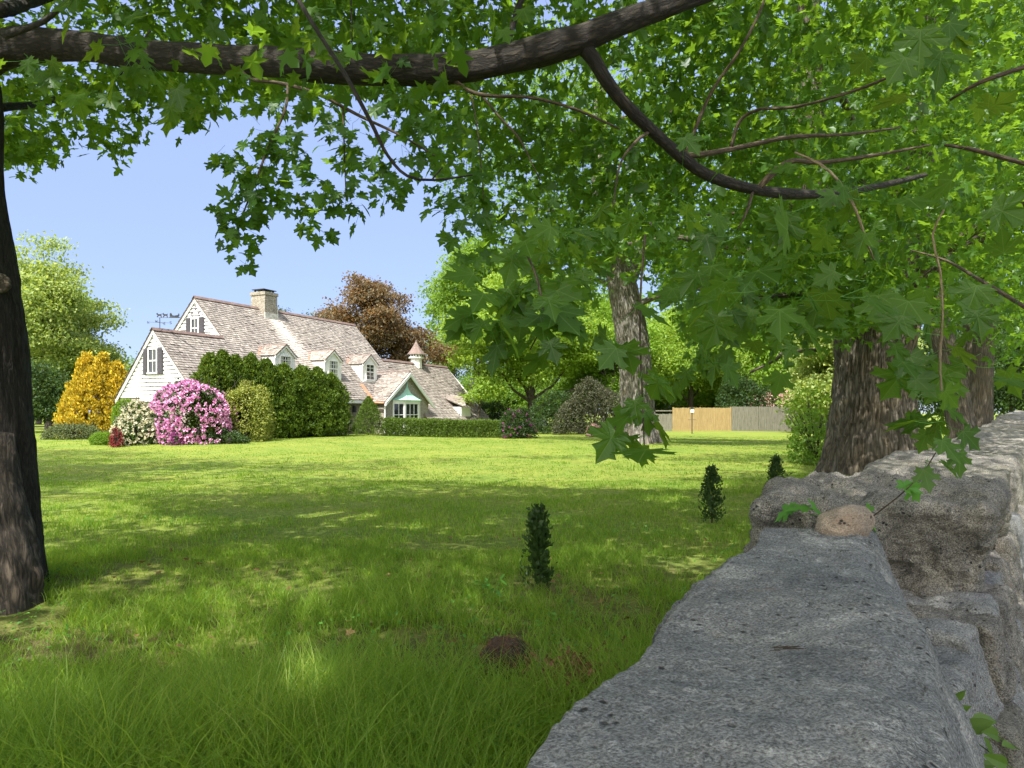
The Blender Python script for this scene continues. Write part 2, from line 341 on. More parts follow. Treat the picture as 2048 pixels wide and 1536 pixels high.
def lawnmat():
    m, t, b, o = mat('lawn_ground'); L = t.links.new; tc = N(t, 'TexCoord').outputs['Object']
    n1 = N(t, 'TexNoise', i_Scale=.5, i_Detail=7., i_Roughness=.65); L(tc, n1.inputs[0])
    n2 = N(t, 'TexNoise', i_Scale=14., i_Detail=8., i_Roughness=.75); L(tc, n2.inputs[0])
    n3 = N(t, 'TexNoise', i_Scale=2.2, i_Detail=5., i_Roughness=.6); L(tc, n3.inputs[0])
    g = ramp(t, n2.outputs[0], [(.3, (.07, .105, .02)), (.5, (.15, .20, .04)), (.7, (.25, .28, .07))])
    y = N(t, 'MixRGB', blend_type='MULTIPLY'); y.inputs[0].default_value = 1; L(g, y.inputs[1]); L(ramp(t, n1.outputs[0], [(.35, (.85, .95, .8)), (.65, (1.25, 1.1, 1.0))]), y.inputs[2])
    # bare thatchy soil close to the viewer, where the long grass is thin
    sx = N(t, 'SeparateXYZ'); L(tc, sx.inputs[0]); mr = N(t, 'MapRange'); L(sx.outputs[1], mr.inputs[0]); mr.inputs[1].default_value = 4.; mr.inputs[2].default_value = 9.; mr.inputs[3].default_value = 1.; mr.inputs[4].default_value = 0.
    s = N(t, 'MixRGB'); L(y.outputs[0], s.inputs[1]); L(ramp(t, n2.outputs[0], [(.3, (.035, .028, .016)), (.55, (.085, .07, .035)), (.75, (.16, .13, .07))]), s.inputs[2])
    f = N(t, 'Math', operation='MULTIPLY'); L(mr.outputs[0], f.inputs[0]); L(ramp(t, n3.outputs[0], [(.38, (.35, .35, .35)), (.6, (1, 1, 1))]), f.inputs[1]); L(f.outputs[0], s.inputs[0])
    L(s.outputs[0], b.inputs['Base Color']); b.inputs['Roughness'].default_value = .95; b.inputs['Specular IOR Level'].default_value = .1
    bp = N(t, 'Bump', i_Strength=.8, i_Distance=.03); L(n2.outputs[0], bp.inputs['Height']); L(bp.outputs[0], b.inputs['Normal'])
    return m
M['lawn'] = lawnmat()
tag(mesh('lawn', np.stack([X, Y, Z], -1).reshape(-1, 3), [Q], M['lawn'], smooth=True), kind='structure')

# ---------------------------------------------------------------- leaf templates
def tmpl(half, cz=.35, fold=.12, droop=.10):
    """half outline, base to tip on the right side -> triangle fan about the centre"""
    r = np.array(half, float); l = r[1:-1][::-1] * [-1, 1]
    o = np.vstack([r, l]); n = len(o)
    V = np.vstack([[0, cz], o]); z = fold * np.abs(V[:, 0]) - droop * V[:, 1] ** 2
    z = z - .16 * (np.hypot(V[:, 0], V[:, 1] - cz) - .45) * (np.arange(len(V)) > 0); V = np.c_[V, z]; i = np.arange(n)
    return V, np.stack([np.zeros(n, int), i + 1, (i + 1) % n + 1], 1)
MAPLE = tmpl([(0, 0), (.15, -.09), (.33, -.17), (.34, -.04), (.50, .02), (.33, .14), (.46, .22), (.68, .27), (.60, .38), (.66, .50), (.45, .47), (.20, .42), (.27, .60), (.38, .68), (.20, .74), (.12, .84), (0, 1.02)], .22)
MAPLE5 = tmpl([(0, 0), (.36, -.13), (.28, .13), (.66, .40), (.22, .40), (.26, .70), (0, 1.0)], .22)
OVAL = tmpl([(0, 0), (.2, .2), (.26, .45), (.17, .75), (0, 1)], .45, .15, .2)
CARD = (np.array([(0, 0, 0), (.34, .42, .08), (0, 1, -.1), (-.34, .5, .08)]), np.array([(0, 1, 2, 3)]))
TUFT = (np.array([(0, 0, 0), (.3, .3, .1), (.1, .42, 0), (.34, .85, .05), (0, 1.0, -.1), (-.34, .7, .1), (-.1, .42, .02), (-.3, .2, 0)]), np.array([(0, 1, 2, 6), (2, 3, 4, 6)]))
def place(T, pos, nrm, tip, size, rg=R):
    """instances of a template baked into one vertex array: local y -> tip, local z -> nrm"""
    V0, F0 = T; n = len(pos); k = len(V0)
    y = tip / (np.linalg.norm(tip, axis=1)[:, None] + 1e-9)
    z = nrm - y * (nrm * y).sum(1)[:, None]; z /= np.linalg.norm(z, axis=1)[:, None] + 1e-9
    x = np.cross(y, z); s = np.broadcast_to(np.asarray(size, float), (n,))[:, None, None]
    wx = rg.uniform(.85, 1.1, (n, 1, 1)); fz = rg.uniform(-.6, 1.8, (n, 1, 1))
    V = pos[:, None] + s * (V0[None, :, 0:1] * wx * x[:, None] + V0[None, :, 1:2] * y[:, None] + V0[None, :, 2:3] * fz * z[:, None])
    Fc = (F0[None] + (np.arange(n) * k)[:, None, None]).reshape(-1, F0.shape[1])
    return V.reshape(-1, 3), Fc
def unit(v): return v / (np.linalg.norm(v, axis=-1, keepdims=True) + 1e-9)
def rsph(n, rg=R): return unit(rg.normal(size=(n, 3)))

# edge of the open view under the boughs: foliage of the near trees has been pruned above it
EDGE = np.array([(-400, 420), (0, 350), (60, 345), (120, 300), (200, 285), (245, 330), (280, 250), (330, 190), (380, 265), (440, 215), (600, 200), (760, 215), (850, 240), (880, 430), (900, 465), (960, 480), (1010, 505), (1070, 570), (1130, 620), (1195, 600), (1235, 500), (1300, 520), (1345, 620), (1380, 700), (1450, 720), (1560, 690), (1640, 670), (1700, 660), (1800, 640), (1860, 620), (1960, 650), (2048, 740), (2500, 790)], float)
# crowns cut open to shape the sun patches on the lawn: (x, y, rx, ry, thinning) of gaps on the ground, in camera pixels
GAPS = [(620, 888, 700, 12, .97), (1150, 942, 380, 26, .93), (1250, 968, 220, 12, .9), (640, 948, 420, 9, .75), (900, 985, 260, 10, .6), (420, 975, 380, 14, .7), (180, 1030, 130, 34, .85), (330, 1045, 90, 16, .75), (690, 1030, 80, 9, .8), (1350, 1000, 75, 8, .85), (1490, 872, 200, 7, .9),
        (1600, 905, 140, 5, .8), (665, 1430, 55, 50, .92), (40, 1490, 60, 50, .7), (1550, 940, 120, 5, .6), (820, 1050, 60, 8, .5), (480, 1080, 70, 9, .5), (380, 1330, 430, 200, .35)]
def sunlit(p, rg):
    q = p - np.array(S)[None] * (p[:, 2:3] / S.z); Y = np.maximum(q[:, 1], .3); px = HX + q[:, 0] / Y * F; py = HY + EYE / Y * F
    w = fbm(np.c_[q[:, 0] * .55, q[:, 1] * .55, 0 * Y], 3, 77) * 1.1; t = np.zeros(len(p))
    for x, y, a, b, k in GAPS:
        d = ((px - x) / a) ** 2 + ((py - y) / b) ** 2; t = np.maximum(t, k * sm(1.5, .7, d + w))
    return (rg.random(len(p)) < t) & (q[:, 1] > .5)
def keep(p, soft=28, rg=R, edge=EDGE):
    a = keep0(p, soft, rg, edge); return a & ~sunlit(p, rg)
def keep0(p, soft=28, rg=R, edge=EDGE):
    Y = np.maximum(p[:, 1], .3); px = HX + p[:, 0] / Y * F; py = HY - (p[:, 2] - EYE) / Y * F
    yb = np.interp(px, edge[:, 0], edge[:, 1]) + rg.normal(0, soft, len(p))
    return (py < yb) | (p[:, 1] < .5)
def clumps(centres, per, spread, rg=R, flat=.35):
    n = len(centres); d = unit(rg.normal(size=(n, 3)) * [1, 1, .25])
    o = rg.normal(size=(n, per, 3)) * spread * [1, 1, flat] + d[:, None] * rg.uniform(-1, 1.3, (n, per, 1)) * spread
    return (centres[:, None] + o).reshape(-1, 3), np.repeat(d, per, 0)
def foliage(name, centres, per, spread, size, T, m, parent, rg=R, up=.9, rnd=.7, droop=.5, clip=None, flat=.35, bias=None):
    p, d = clumps(centres, per, spread, rg, flat)
    if clip is not None: p_ok = keep(p, clip, rg); p, d = p[p_ok], d[p_ok]
    n = len(p); nr = unit(np.array([0, 0, up]) + rg.normal(size=(n, 3)) * rnd + (0 if bias is None else np.array(bias)))
    tip = unit(d * .5 + rg.normal(size=(n, 3)) * .8 - np.array([0, 0, droop]))
    V, Fc = place(T, p, nr, tip, size * rg.uniform(.65, 1.2, n), rg)
    return mesh(name, V, [Fc], m, parent)
def shell(n, c, r, rg=R, inner=.55, low=-1.0):
    """points in the outer part of an ellipsoid"""
    u = rsph(int(n * 1.6), rg); u = u[u[:, 2] > low][:n]
    return np.asarray(c) + u * np.asarray(r) * (inner + (1 - inner) * rg.random((len(u), 1)) ** .6)

LG = dict(
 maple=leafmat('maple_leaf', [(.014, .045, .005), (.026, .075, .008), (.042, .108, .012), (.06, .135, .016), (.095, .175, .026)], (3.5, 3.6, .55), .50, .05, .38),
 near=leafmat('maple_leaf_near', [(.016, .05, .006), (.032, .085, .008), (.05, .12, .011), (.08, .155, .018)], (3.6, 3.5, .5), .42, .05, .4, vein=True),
 mid=leafmat('tree_leaf_mid', [(.055, .115, .014), (.085, .165, .02), (.12, .21, .03), (.165, .255, .04)], (3.4, 3.4, .8), .4, .05),
 pale=leafmat('tree_leaf_pale', [(.10, .16, .045), (.18, .25, .065), (.27, .33, .10), (.38, .42, .16)], (2.4, 2.4, .8), .35, .05),
 yel=leafmat('tree_leaf_yellow_green', [(.08, .15, .025), (.15, .25, .035), (.23, .34, .05), (.33, .43, .08)], (2.4, 2.4, .6), .4, .04),
 dark=leafmat('tree_leaf_dark', [(.018, .045, .012), (.03, .065, .016), (.05, .09, .022)], (2.2, 2.4, .7), .3, .05),
 pine=leafmat('pine_needle', [(.06, .09, .06), (.10, .14, .08), (.15, .19, .11)], (1.5, 1.6, .9), .25, .03),
 purple=leafmat('purple_maple_leaf', [(.04, .035, .03), (.075, .07, .04), (.13, .11, .05), (.19, .14, .06), (.09, .05, .05)], (2.6, 1.5, .8), .4, .08),
 gold=leafmat('golden_needle', [(.10, .12, .025), (.34, .28, .03), (.60, .44, .035), (.78, .58, .07)], (1.6, 1.4, .5), .3, .03, pscale=1.2),
 arb=leafmat('arborvitae_spray', [(.022, .045, .008), (.045, .085, .010), (.085, .14, .014), (.19, .26, .025)], (2., 2., .5), .25, .04, pscale=1.5),
 yelshrub=leafmat('yellow_green_shrub_leaf', [(.10, .14, .025), (.18, .22, .04), (.27, .30, .06), (.36, .36, .10)], (2., 1.9, .6), .3, .06, pscale=1.2),
 shrub=leafmat('shrub_leaf', [(.02, .045, .012), (.04, .08, .018), (.07, .12, .025)], (2., 2.2, .7), .25, .1, pscale=1.2),
 bright=leafmat('bright_shrub_leaf', [(.08, .16, .012), (.13, .24, .02), (.19, .32, .03)], (2., 2., .5), .35, .04, pscale=1.2),
 grey=leafmat('grey_green_juniper', [(.06, .08, .035), (.11, .14, .06), (.17, .20, .10)], (1.6, 1.6, .8), .25, .03, pscale=2),
 spruce=leafmat('spruce_needle', [(.05, .09, .02), (.09, .15, .025), (.15, .22, .04)], (1.8, 1.8, .6), .25, .03, pscale=2),
 red=leafmat('red_leaf', [(.10, .015, .02), (.2, .03, .035), (.3, .06, .06)], (2., 1., .8), .3, .05),
 brownish=leafmat('dusty_lilac_leaf', [(.04, .045, .025), (.075, .08, .045), (.12, .12, .075)], (1.8, 1.7, .9), .25, .05),
 weed=leafmat('young_leaf', [(.06, .17, .02), (.08, .22, .03), (.12, .3, .04)], (2.4, 2.6, .7), .4, .08),
 pink=leafmat('pink_petal', [(.50, .16, .38), (.64, .28, .52), (.76, .42, .66), (.85, .6, .78)], (1.2, .8, 1.1), .25, .03, pscale=1.),
 magenta=leafmat('purple_petal', [(.25, .05, .2), (.4, .1, .32), (.5, .2, .42)], (1.2, .8, 1.1), .25, .03, pscale=1.),
 cream=leafmat('cream_petal', [(.5, .46, .32), (.68, .64, .48), (.8, .78, .66)], (1.2, 1.2, 1.), .25, .03, pscale=1.),
 blush=leafmat('blush_petal', [(.5, .28, .25), (.65, .42, .38), (.7, .55, .5)], (1.2, 1., 1.), .25, .03, pscale=1.))
BK = dict(
 maple=bark('dark_maple_bark', (.006, .005, .004), (.019, .015, .011), (.045, .037, .028), 34, 9., .008),
 old=bark('old_maple_bark', (.030, .026, .019), (.088, .076, .056), (.17, .15, .115), 22, 1.9, .018, (1.05, .95, .78)),
 butt=bark('buttress_bark', (.014, .011, .008), (.048, .038, .028), (.11, .09, .068), 26, 4., .012),
 grey=bark('grey_bark', (.045, .042, .038), (.16, .15, .135), (.30, .285, .26), 13, 1.6, .03),
 far=bark('far_bark', (.03, .025, .02), (.09, .075, .06), (.15, .13, .11), 12, 2.5, .03),
 twig=bark('twig_bark', (.03, .022, .014), (.075, .055, .035), (.13, .10, .065), 60, 10., .003),
 pale=bark('pale_twig_bark', (.14, .11, .07), (.25, .20, .13), (.36, .30, .21), 60, 10., .003))
# ---------------------------------------------------------------- the house (local x along the ridge, local y = into the house, z up)
HA = math.radians(25.5)
house = empty('house', (-17.8, 40.0, 0.12), math.radians(90) - HA,
              label='stone and white clapboard cottage with steep cedar shake roof, dormers and copper topped bay window', cat='house')
Dv = np.array([math.sin(HA), math.cos(HA)]); Nv = np.array([math.cos(HA), -math.sin(HA)])
HZ = .12
def H(s, t, z): q = np.array([-17.8, 40.0]) + s * Dv + t * Nv; return np.array([q[0], q[1], z])
def L3(s, t, z): return np.array([s, -t, z - HZ])           # house-local point
def quad_shakes(mb, st, a, b, c, d, clip=None, course=.17, lift=.02, rg=np.random.default_rng(3)):
    """courses of single shakes on the roof plane a(eave start) b(eave end) c(ridge end) d(ridge start), local points"""
    a, b, c, d = [np.asarray(v, float) for v in (a, b, c, d)]
    nrm = np.cross(b - a, d - a); nrm /= np.linalg.norm(nrm)
    if nrm[2] < 0: nrm = -nrm
    up = d - a; Lh = np.linalg.norm(up); nr = int(Lh / course); out = []
    for r in range(nr):
        v0, v1 = r / nr, min(1, (r + 1.35) / nr)
        e0, e1 = a + (d - a) * v0, b + (c - b) * v0
        f0, f1 = a + (d - a) * v1, b + (c - b) * v1
        Lw = np.linalg.norm(e1 - e0); n = max(2, int(Lw / .17)); us = np.sort(np.r_[0, (np.arange(1, n) + rg.uniform(-.32, .32, n - 1)) / n, 1])
        for u0, u1 in zip(us[:-1], us[1:]):
            g = .006 / Lw; th = rg.uniform(.014, .032) + (rg.random() < .03) * .03; dn = rg.uniform(-.012, .012) * (d - a) / Lh
            p0 = e0 + (e1 - e0) * (u0 + g); p1 = e0 + (e1 - e0) * (u1 - g); p2 = f0 + (f1 - f0) * (u1 - g); p3 = f0 + (f1 - f0) * (u0 + g)
            if clip is not None and not clip((p0 + p1 + p2 + p3) / 4): continue
            lo = nrm * lift; hi = nrm * (lift + th)
            out.append([p0 + dn + lo * .3, p1 + dn + lo * .3, p1 + dn + hi, p0 + dn + hi, p2 + lo * .4, p3 + lo * .4])
    V = np.array(out).reshape(-1, 3); k = np.arange(len(out))[:, None] * 6
    mb.add(V, [k + [0, 1, 2, 3], k + [3, 2, 4, 5], ]); mb.add(np.zeros((0, 3)), [])
    mb.V.append(np.zeros((0, 3)))
def slab(mb, pts, th=.09):
    p = np.asarray(pts, float); n = np.cross(p[1] - p[0], p[2] - p[0]); n /= np.linalg.norm(n)
    if n[2] > 0: n = -n
    mb.prism(p, n * th)
mF = 1.08
def zr(t): return 8.03 - mF * t
def wingz(t):  # right wing profile, t outward from the main ridge line
    u = abs(t - 2.45)
    return 5.38 - (1.18 * u if u < 1.8 else 1.18 * 1.8 + .96 * (u - 1.8))
roof = MB(); sh = MB()
# main roof: front, back
EV = 5.22
slab(roof, [L3(-.12, EV, zr(EV)), L3(14.1, EV, zr(EV)), L3(14.1, 0, 8.03), L3(-.12, 0, 8.03)])
slab(roof, [L3(-.12, -EV, zr(EV)), L3(14.1, -EV, zr(EV)), L3(14.1, 0, 8.03), L3(-.12, 0, 8.03)])
CG0, CG1, CGC, CGP = 9.35, 14.75, 12.05, 4.27      # cross gable span, centre, peak
def in_cross(p):
    s, t = p[0], -p[1]
    zc = CGP - .72 * abs(s - CGC)
    return s < CG0 or s > CG1 or p[2] + HZ > zc + .03 and t < 6.2
def in_dormer(p):
    s, t, z = p[0], -p[1], p[2] + HZ
    for ds, w_ in ((2.6, .72), (6.75, .72), (10.5, .72)):
        if abs(s - ds) < w_ and 2.9 < t < 4.1: return False
    return True
quad_shakes(sh, 0, L3(-.16, EV + .04, zr(EV + .04)), L3(14.14, EV + .04, zr(EV + .04)), L3(14.14, 0, 8.03), L3(-.16, 0, 8.03), lambda p: in_cross(p) and in_dormer(p))
quad_shakes(sh, 0, L3(14.14, -EV, zr(EV)), L3(-.16, -EV, zr(EV)), L3(-.16, 0, 8.03), L3(14.14, 0, 8.03), course=.3)
# garage wing: ridge at t=2.2
GZ, GT, GS = 5.66, 2.2, -4.35
slab(roof, [L3(GS - .12, EV, zr(EV)), L3(-.12, EV, zr(EV)), L3(-.12, GT, GZ), L3(GS - .12, GT, GZ)])
gb = GT - 2.75; gbz = GZ - 1.24 * 2.75
slab(roof, [L3(GS - .12, gb, gbz), L3(0, gb, gbz), L3(0, GT, GZ), L3(GS - .12, GT, GZ)])
quad_shakes(sh, 0, L3(GS - .16, EV + .04, zr(EV + .04)), L3(-.17, EV + .04, zr(EV + .04)), L3(-.17, GT, GZ), L3(GS - .16, GT, GZ))
quad_shakes(sh, 0, L3(-.0, gb, gbz), L3(GS - .16, gb, gbz), L3(GS - .16, GT, GZ), L3(-.0, GT, GZ), course=.3)
# right wing
W0, W1 = 14.1, 23.35
for k, (ta, tb) in enumerate(((4.25, 2.45), (6.62, 4.25))):
    slab(roof, [L3(W0, ta, wingz(ta)), L3(W1, ta, wingz(ta)), L3(W1, tb, wingz(tb)), L3(W0, tb, wingz(tb))])
    def okw(p, k=k):
        s, t = p[0], -p[1]
        if s < CG1 and t > 2.9: return False
        if 18.9 < s < 20.6 and t > 5.0: return False
        return True
    quad_shakes(sh, 0, L3(W0, ta, wingz(ta)), L3(W1 + .04, ta, wingz(ta)), L3(W1 + .04, tb, wingz(tb)), L3(W0, tb, wingz(tb)), okw)
    tc_, td_ = 4.9 - ta, 4.9 - tb
    slab(roof, [L3(W0, tc_, wingz(tc_)), L3(W1, tc_, wingz(tc_)), L3(W1, td_, wingz(td_)), L3(W0, td_, wingz(td_))])
# cross gable over the bay window
CT = 6.32
for sg in (-1, 1):
    se = CGC + sg * 2.85; ze = CGP + .03 - .72 * 2.85
    tr = (8.03 - ze) / mF; tp = (8.03 - CGP) / mF
    if sg > 0: tr, tp = 5.2, 3.1
    q = [L3(se, CT, ze), L3(se, tr, ze), L3(CGC, tp, CGP + .03), L3(CGC, CT, CGP + .03)]
    slab(roof, q, .07)
    quad_shakes(sh, 0, *q)
# dormer roofs
DORM = [(2.6, 3.2), (6.75, 3.2), (10.5, 3.2)]
dt = 4.12; dz0 = zr(dt) + .02; dw = .80; dze = dz0 + 1.22; dzp = dz0 + 1.82
for ds, _ in DORM:
    tb = (8.03 - dzp) / mF; te = (8.03 - dze) / mF
    for sg in (-1, 1):
        q = [L3(ds + sg * (dw + .07), dt + .12, dze - .06), L3(ds + sg * (dw + .07), te + .02, dze - .06), L3(ds, tb, dzp + .02), L3(ds, dt + .12, dzp + .02)]
        slab(roof, q, .05); quad_shakes(sh, 0, *q, course=.15)
# small hipped dormer on the low wing
q = [L3(18.95, 6.75, 1.95), L3(18.95, 5.0, 2.6), L3(19.75, 4.6, 3.0), L3(19.75, 6.3, 2.75)]
slab(roof, q, .05); quad_shakes(sh, 0, *q)
q = [L3(20.55, 6.75, 1.95), L3(20.55, 5.0, 2.6), L3(19.75, 4.6, 3.0), L3(19.75, 6.3, 2.75)]
slab(roof, q, .05); quad_shakes(sh, 0, *q)
M['sheath'] = plain('roof_boards', (.2, .165, .15), .9)
ro = roof.build('roof', M['sheath'], house)
shV = np.vstack(sh.V)
ss, tt = shV[:, 0], -shV[:, 1]
nzz = fbm(np.c_[ss * 2, tt * .5, 0 * ss], 3, 4)
streak = np.exp(-((ss - (5.35 + .05 * tt)) / (.42 + .16 * tt)) ** 2) * sm(5.0, 1.0, tt + nzz * 1.2) * (.75 + .5 * nzz) * (tt > 0) * (shV[:, 2] > 2.5)
S_ = sh.build('shingle_courses', M['shake'], ro, attr={'streak': (np.clip(streak, 0, 1), 'FLOAT')})
# ridge caps
M['ridge'] = varied('dark_ridge_board', [(.3, (.09, .055, .05)), (.7, (.2, .14, .12))], 4, .8, .2)
def ridge(a, b, w_=.16, h=.05):
    a, b = np.asarray(a, float), np.asarray(b, float); d = b - a; d /= np.linalg.norm(d); sdw = np.cross(d, [0, 0, 1]); sdw /= np.linalg.norm(sdw)
    n = max(1, int(np.linalg.norm(b - a) / .3)); rc = MB()
    for i in range(n):
        p = a + (b - a) * i / n; q = a + (b - a) * (i + 1.08) / n; e = random.uniform(0, .015)
        for sg in (-1, 1):
            o = sdw * sg * w_ - np.array([0, 0, w_ * 1.0])
            rc.prism([p + [0, 0, h + e], q + [0, 0, h + .0], q + o + [0, 0, h], p + o + [0, 0, h + e]], [0, 0, .025])
    rc.build('ridge_board', M['ridge'], ro)
ridge(L3(-.16, 0, 8.05), L3(14.14, 0, 8.05)); ridge(L3(GS - .16, GT, GZ + .02), L3(-.16, GT, GZ + .02)); ridge(L3(W0, 2.45, 5.40), L3(W1, 2.45, 5.40))
# copper flashings: dormer valleys, cross gable valley, dormer ridges
def strip(a, b, w_, up=.05):
    a, b = np.asarray(a, float), np.asarray(b, float); d = (b - a) / np.linalg.norm(b - a); s_ = np.cross(d, [0, -.72, .68]); s_ /= np.linalg.norm(s_); cf = MB()
    cf.prism([a - s_ * w_ / 2, b - s_ * w_ / 2, b + s_ * w_ / 2, a + s_ * w_ / 2], np.array([0, -.72, .68]) * up); cf.build('copper_flashing', M['copper'], ro)
for ds, _ in DORM:
    strip(L3(ds - dw - .12, (8.03 - dze) / mF, dze - .02), L3(ds - .12, (8.03 - dzp) / mF - .05, dzp), .13, .06)
    ridge(L3(ds, dt + .14, dzp + .02), L3(ds, (8.03 - dzp) / mF, dzp + .02), .05, .02)
strip(L3(CG0 - .12, EV, zr(EV) + .03), L3(CG0 - .02, 4.3, zr(4.3)), .3, .07)
ridge(L3(CGC, CT, CGP + .05), L3(CGC, 3.5, CGP + .05), .05, .02)

# walls
wl = MB()
def vquad(s0, t0, s1, t1, z0, z1): wl.poly([L3(s0, t0, z0), L3(s1, t1, z0), L3(s1, t1, z1), L3(s0, t0, z1)])
vquad(GS, 4.92, 18, 4.92, -.3, 2.62)                        # front wall
vquad(CG0 + .1, 4.92, CG0 + .1, 6.1, -.3, 2.3); vquad(CG1 - .05, 6.1, CG1 - .05, 4.0, -.3, 2.3)
wl.poly([L3(CG0 + .1, 6.1, -.3), L3(CG1 - .05, 6.1, -.3), L3(CG1 - .05, 6.1, 2.3), L3(CGC, 6.1, CGP - .06), L3(CG0 + .1, 6.1, 2.3)])
vquad(CG1 - .05, 6.2, W1 - .15, 6.2, -.3, 1.3)
vquad(W1 - .15, 6.2, W1 - .15, -1.3, -.3, 1.3)
wl.poly([L3(W1 - .15, 6.2, 1.25), L3(W1 - .15, -1.3, 1.25), L3(W1 - .15, 2.45, 5.3)])
vquad(W1, -1.4, 14, -1.4, -.3, 1.3); vquad(14, -4.9, 0, -4.9, -.3, 2.6); vquad(0, gb + .1, GS, gb + .1, -.3, gbz); vquad(0, -4.9, 0, gb, -.3, 2.7)
vquad(14, -4.9, 14, 0, -.3, 2.6); wl.poly([L3(14, -4.9, 2.6), L3(14, 4.9, 2.6), L3(14, 0, 7.9)])
vquad(GS, gb + .1, GS, 4.92, -.3, 2.35)
wl.build('stone_wall', M['hstone'], house)
# clapboard gables: single boards
def clap(name, s, tc, zc, mL, mR, z0, hw, face=-1):
    mb = MB(); e = .2; z = z0
    while z < zc - .12:
        z1 = min(z + e, zc); 
        def lim(zz): return (tc - min(hw, (zc - zz) / mL), tc + min(hw, (zc - zz) / mR))
        a0, b0 = lim(z); a1, b1 = lim(z1)
        a0, b0 = lim(z + .04); V = [L3(s - .06, a0, z + .04), L3(s - .06, b0, z + .04), L3(s - .012, b1, z1), L3(s - .012, a1, z1), L3(s, a0, z + .04), L3(s, b0, z + .04)]
        mb.add(V, [[(0, 1, 2, 3)], [(4, 5, 1, 0)]]); z = z1
    o = mb.build(name, M['white'], house)
    sh_ = MB(); sh_.poly([L3(s, tc - hw, z0), L3(s, tc + hw, z0), L3(s, tc + .01, zc), L3(s, tc - .01, zc)]); sh_.build('shadow_gap_backing', M['greypaint'], o); return o  # dark backing sheet stands in for the shadow lines under the boards
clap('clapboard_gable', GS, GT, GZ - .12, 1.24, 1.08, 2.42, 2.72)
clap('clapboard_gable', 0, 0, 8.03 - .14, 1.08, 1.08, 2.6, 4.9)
# white band under the garage siding, rakes, eaves
tr = MB()
tr.box(L3(GS - .05, 4.95, 2.1), L3(GS + .02, 1.2, 2.42)); tr.box(L3(GS - .045, 1.2, 2.3), L3(GS + .02, -.4, 2.42))
def rake(s, ta, za, tb, zb, w_=.2, th=.06, off=0):
    tr.prism([L3(s, ta, za), L3(s, tb, zb), L3(s, tb, zb - w_), L3(s, ta, za - w_)], L3(s - th, 0, 0) - L3(s, 0, 0))
rake(GS - .06, GT, GZ - .04, EV, zr(EV) - .04); rake(GS - .06, GT, GZ - .04, gb, gbz - .04)
rake(-.06, 0, 7.98, EV, zr(EV) - .05); rake(-.06, 0, 7.98, -EV, zr(EV) - .05)
rake(W1 + .12, 2.45, 5.33, 6.6, wingz(6.6) - .05); rake(W1 + .12, 2.45, 5.33, -1.7, wingz(-1.7) - .05)
# cross gable barge boards (front facing)
for sg in (-1, 1):
    e = CGC + sg * 2.85; ze = CGP - .72 * 2.85 - .03
    tr.prism([L3(CGC, CT - .02, CGP - .03), L3(e, CT - .02, ze), L3(e + sg * (.35 if sg > 0 else 0), CT - .02, ze - .33 * (sg > 0)), L3(e, CT - .02, ze - .27), L3(CGC, CT - .02, CGP - .27)] if sg > 0 else [L3(CGC, CT - .02, CGP - .03), L3(e, CT - .02, ze), L3(e, CT - .02, ze - .22), L3(CGC, CT - .02, CGP - .27)], L3(0, .09, 0) - L3(0, 0, 0))
tr.box(L3(-4.3, EV + .03, zr(EV) - .26), L3(CG0, EV - .06, zr(EV) - .07)); tr.box(L3(-4.3, EV - .06, zr(EV) - .26), L3(CG0, 4.92, zr(EV) - .2))
tr.box(L3(CG1, 6.63, wingz(6.62) - .24), L3(W1, 6.55, wingz(6.62) - .07))
tr.box(L3(6.05, 5.0, 0), L3(6.25, 4.9, 2.3))
tr.build('white_trim', M['white'], house)

def window(s, t, z0, z1, wd, axis_, cols=2, rows=2, shut=None, curtain=True, name='window'):
    """axis_ 's': faces the front (t); 'g': faces the gable (-s)"""
    if axis_ == 'g': s -= .06
    fr = MB(); fw = .06; mu = .025
    def B(a0, a1, d0, d1, za, zb, mb):
        if axis_ == 's': mb.box(L3(s + a0, t + d0, za), L3(s + a1, t + d1, zb))
        else: mb.box(L3(s - d0, t + a0, za), L3(s - d1, t + a1, zb))
    h = wd / 2
    B(-h, -h + fw, 0, .07, z0, z1, fr); B(h - fw, h, 0, .07, z0, z1, fr); B(-h + fw, h - fw, 0, .067, z1 - fw, z1, fr); B(-h - .03, h + .03, 0, .10, z0 - .05, z0 + .03, fr)
    zm = (z0 + z1) / 2; B(-h + fw, h - fw, 0, .05, zm - .03, zm + .03, fr)
    for c in range(1, cols): x = -h + fw + (wd - 2 * fw) * c / cols; B(x - mu / 2, x + mu / 2, 0, .045, z0 + .03, z1 - fw, fr)
    for r in (1, 3):
        zz = z0 + (z1 - z0) * r / 4
        if rows > 2: B(-h + fw, h - fw, 0, .043, zz - mu / 2, zz + mu / 2, fr)
    o = fr.build(name, M['white'], house)
    g = MB(); B(-h + .01, h - .01, .01, .02, z0 + .01, z1 - .01, g); g.build('pane', M['glass'], o)
    if curtain:
        c = MB(); n = 9
        for i in range(n):
            if i in (3, 4, 5): continue
            a = -h + fw + (wd - 2 * fw) * i / n; B(a, a + (wd - 2 * fw) / n * .8, .021, .026, z0 + .05, z1 - fw, c)
        c.build('curtain', M['curtain'], o)
    if shut:
        for sg in (-1, 1):
            m = MB(); a, b = (h + .03, h + .03 + shut) if sg > 0 else (-h - .03 - shut, -h - .03)
            B(a, b, 0.03, .06, z0 - .04, z1 + .04, m)
            nz_ = int((z1 - z0) / .06)
            for i in range(nz_): B(a + .04, b - .04, .06, .075, z0 + .02 + i * .06, z0 + .055 + i * .06, m)
            m.build('shutter', M['greypaint'], house)
    return o
window(GS, GT, 3.5, 4.72, .66, 'g', 2, 2, .34, False)
window(0, 0.02, 5.72, 6.86, .62, 'g', 2, 2, .36, False)
vt = MB()
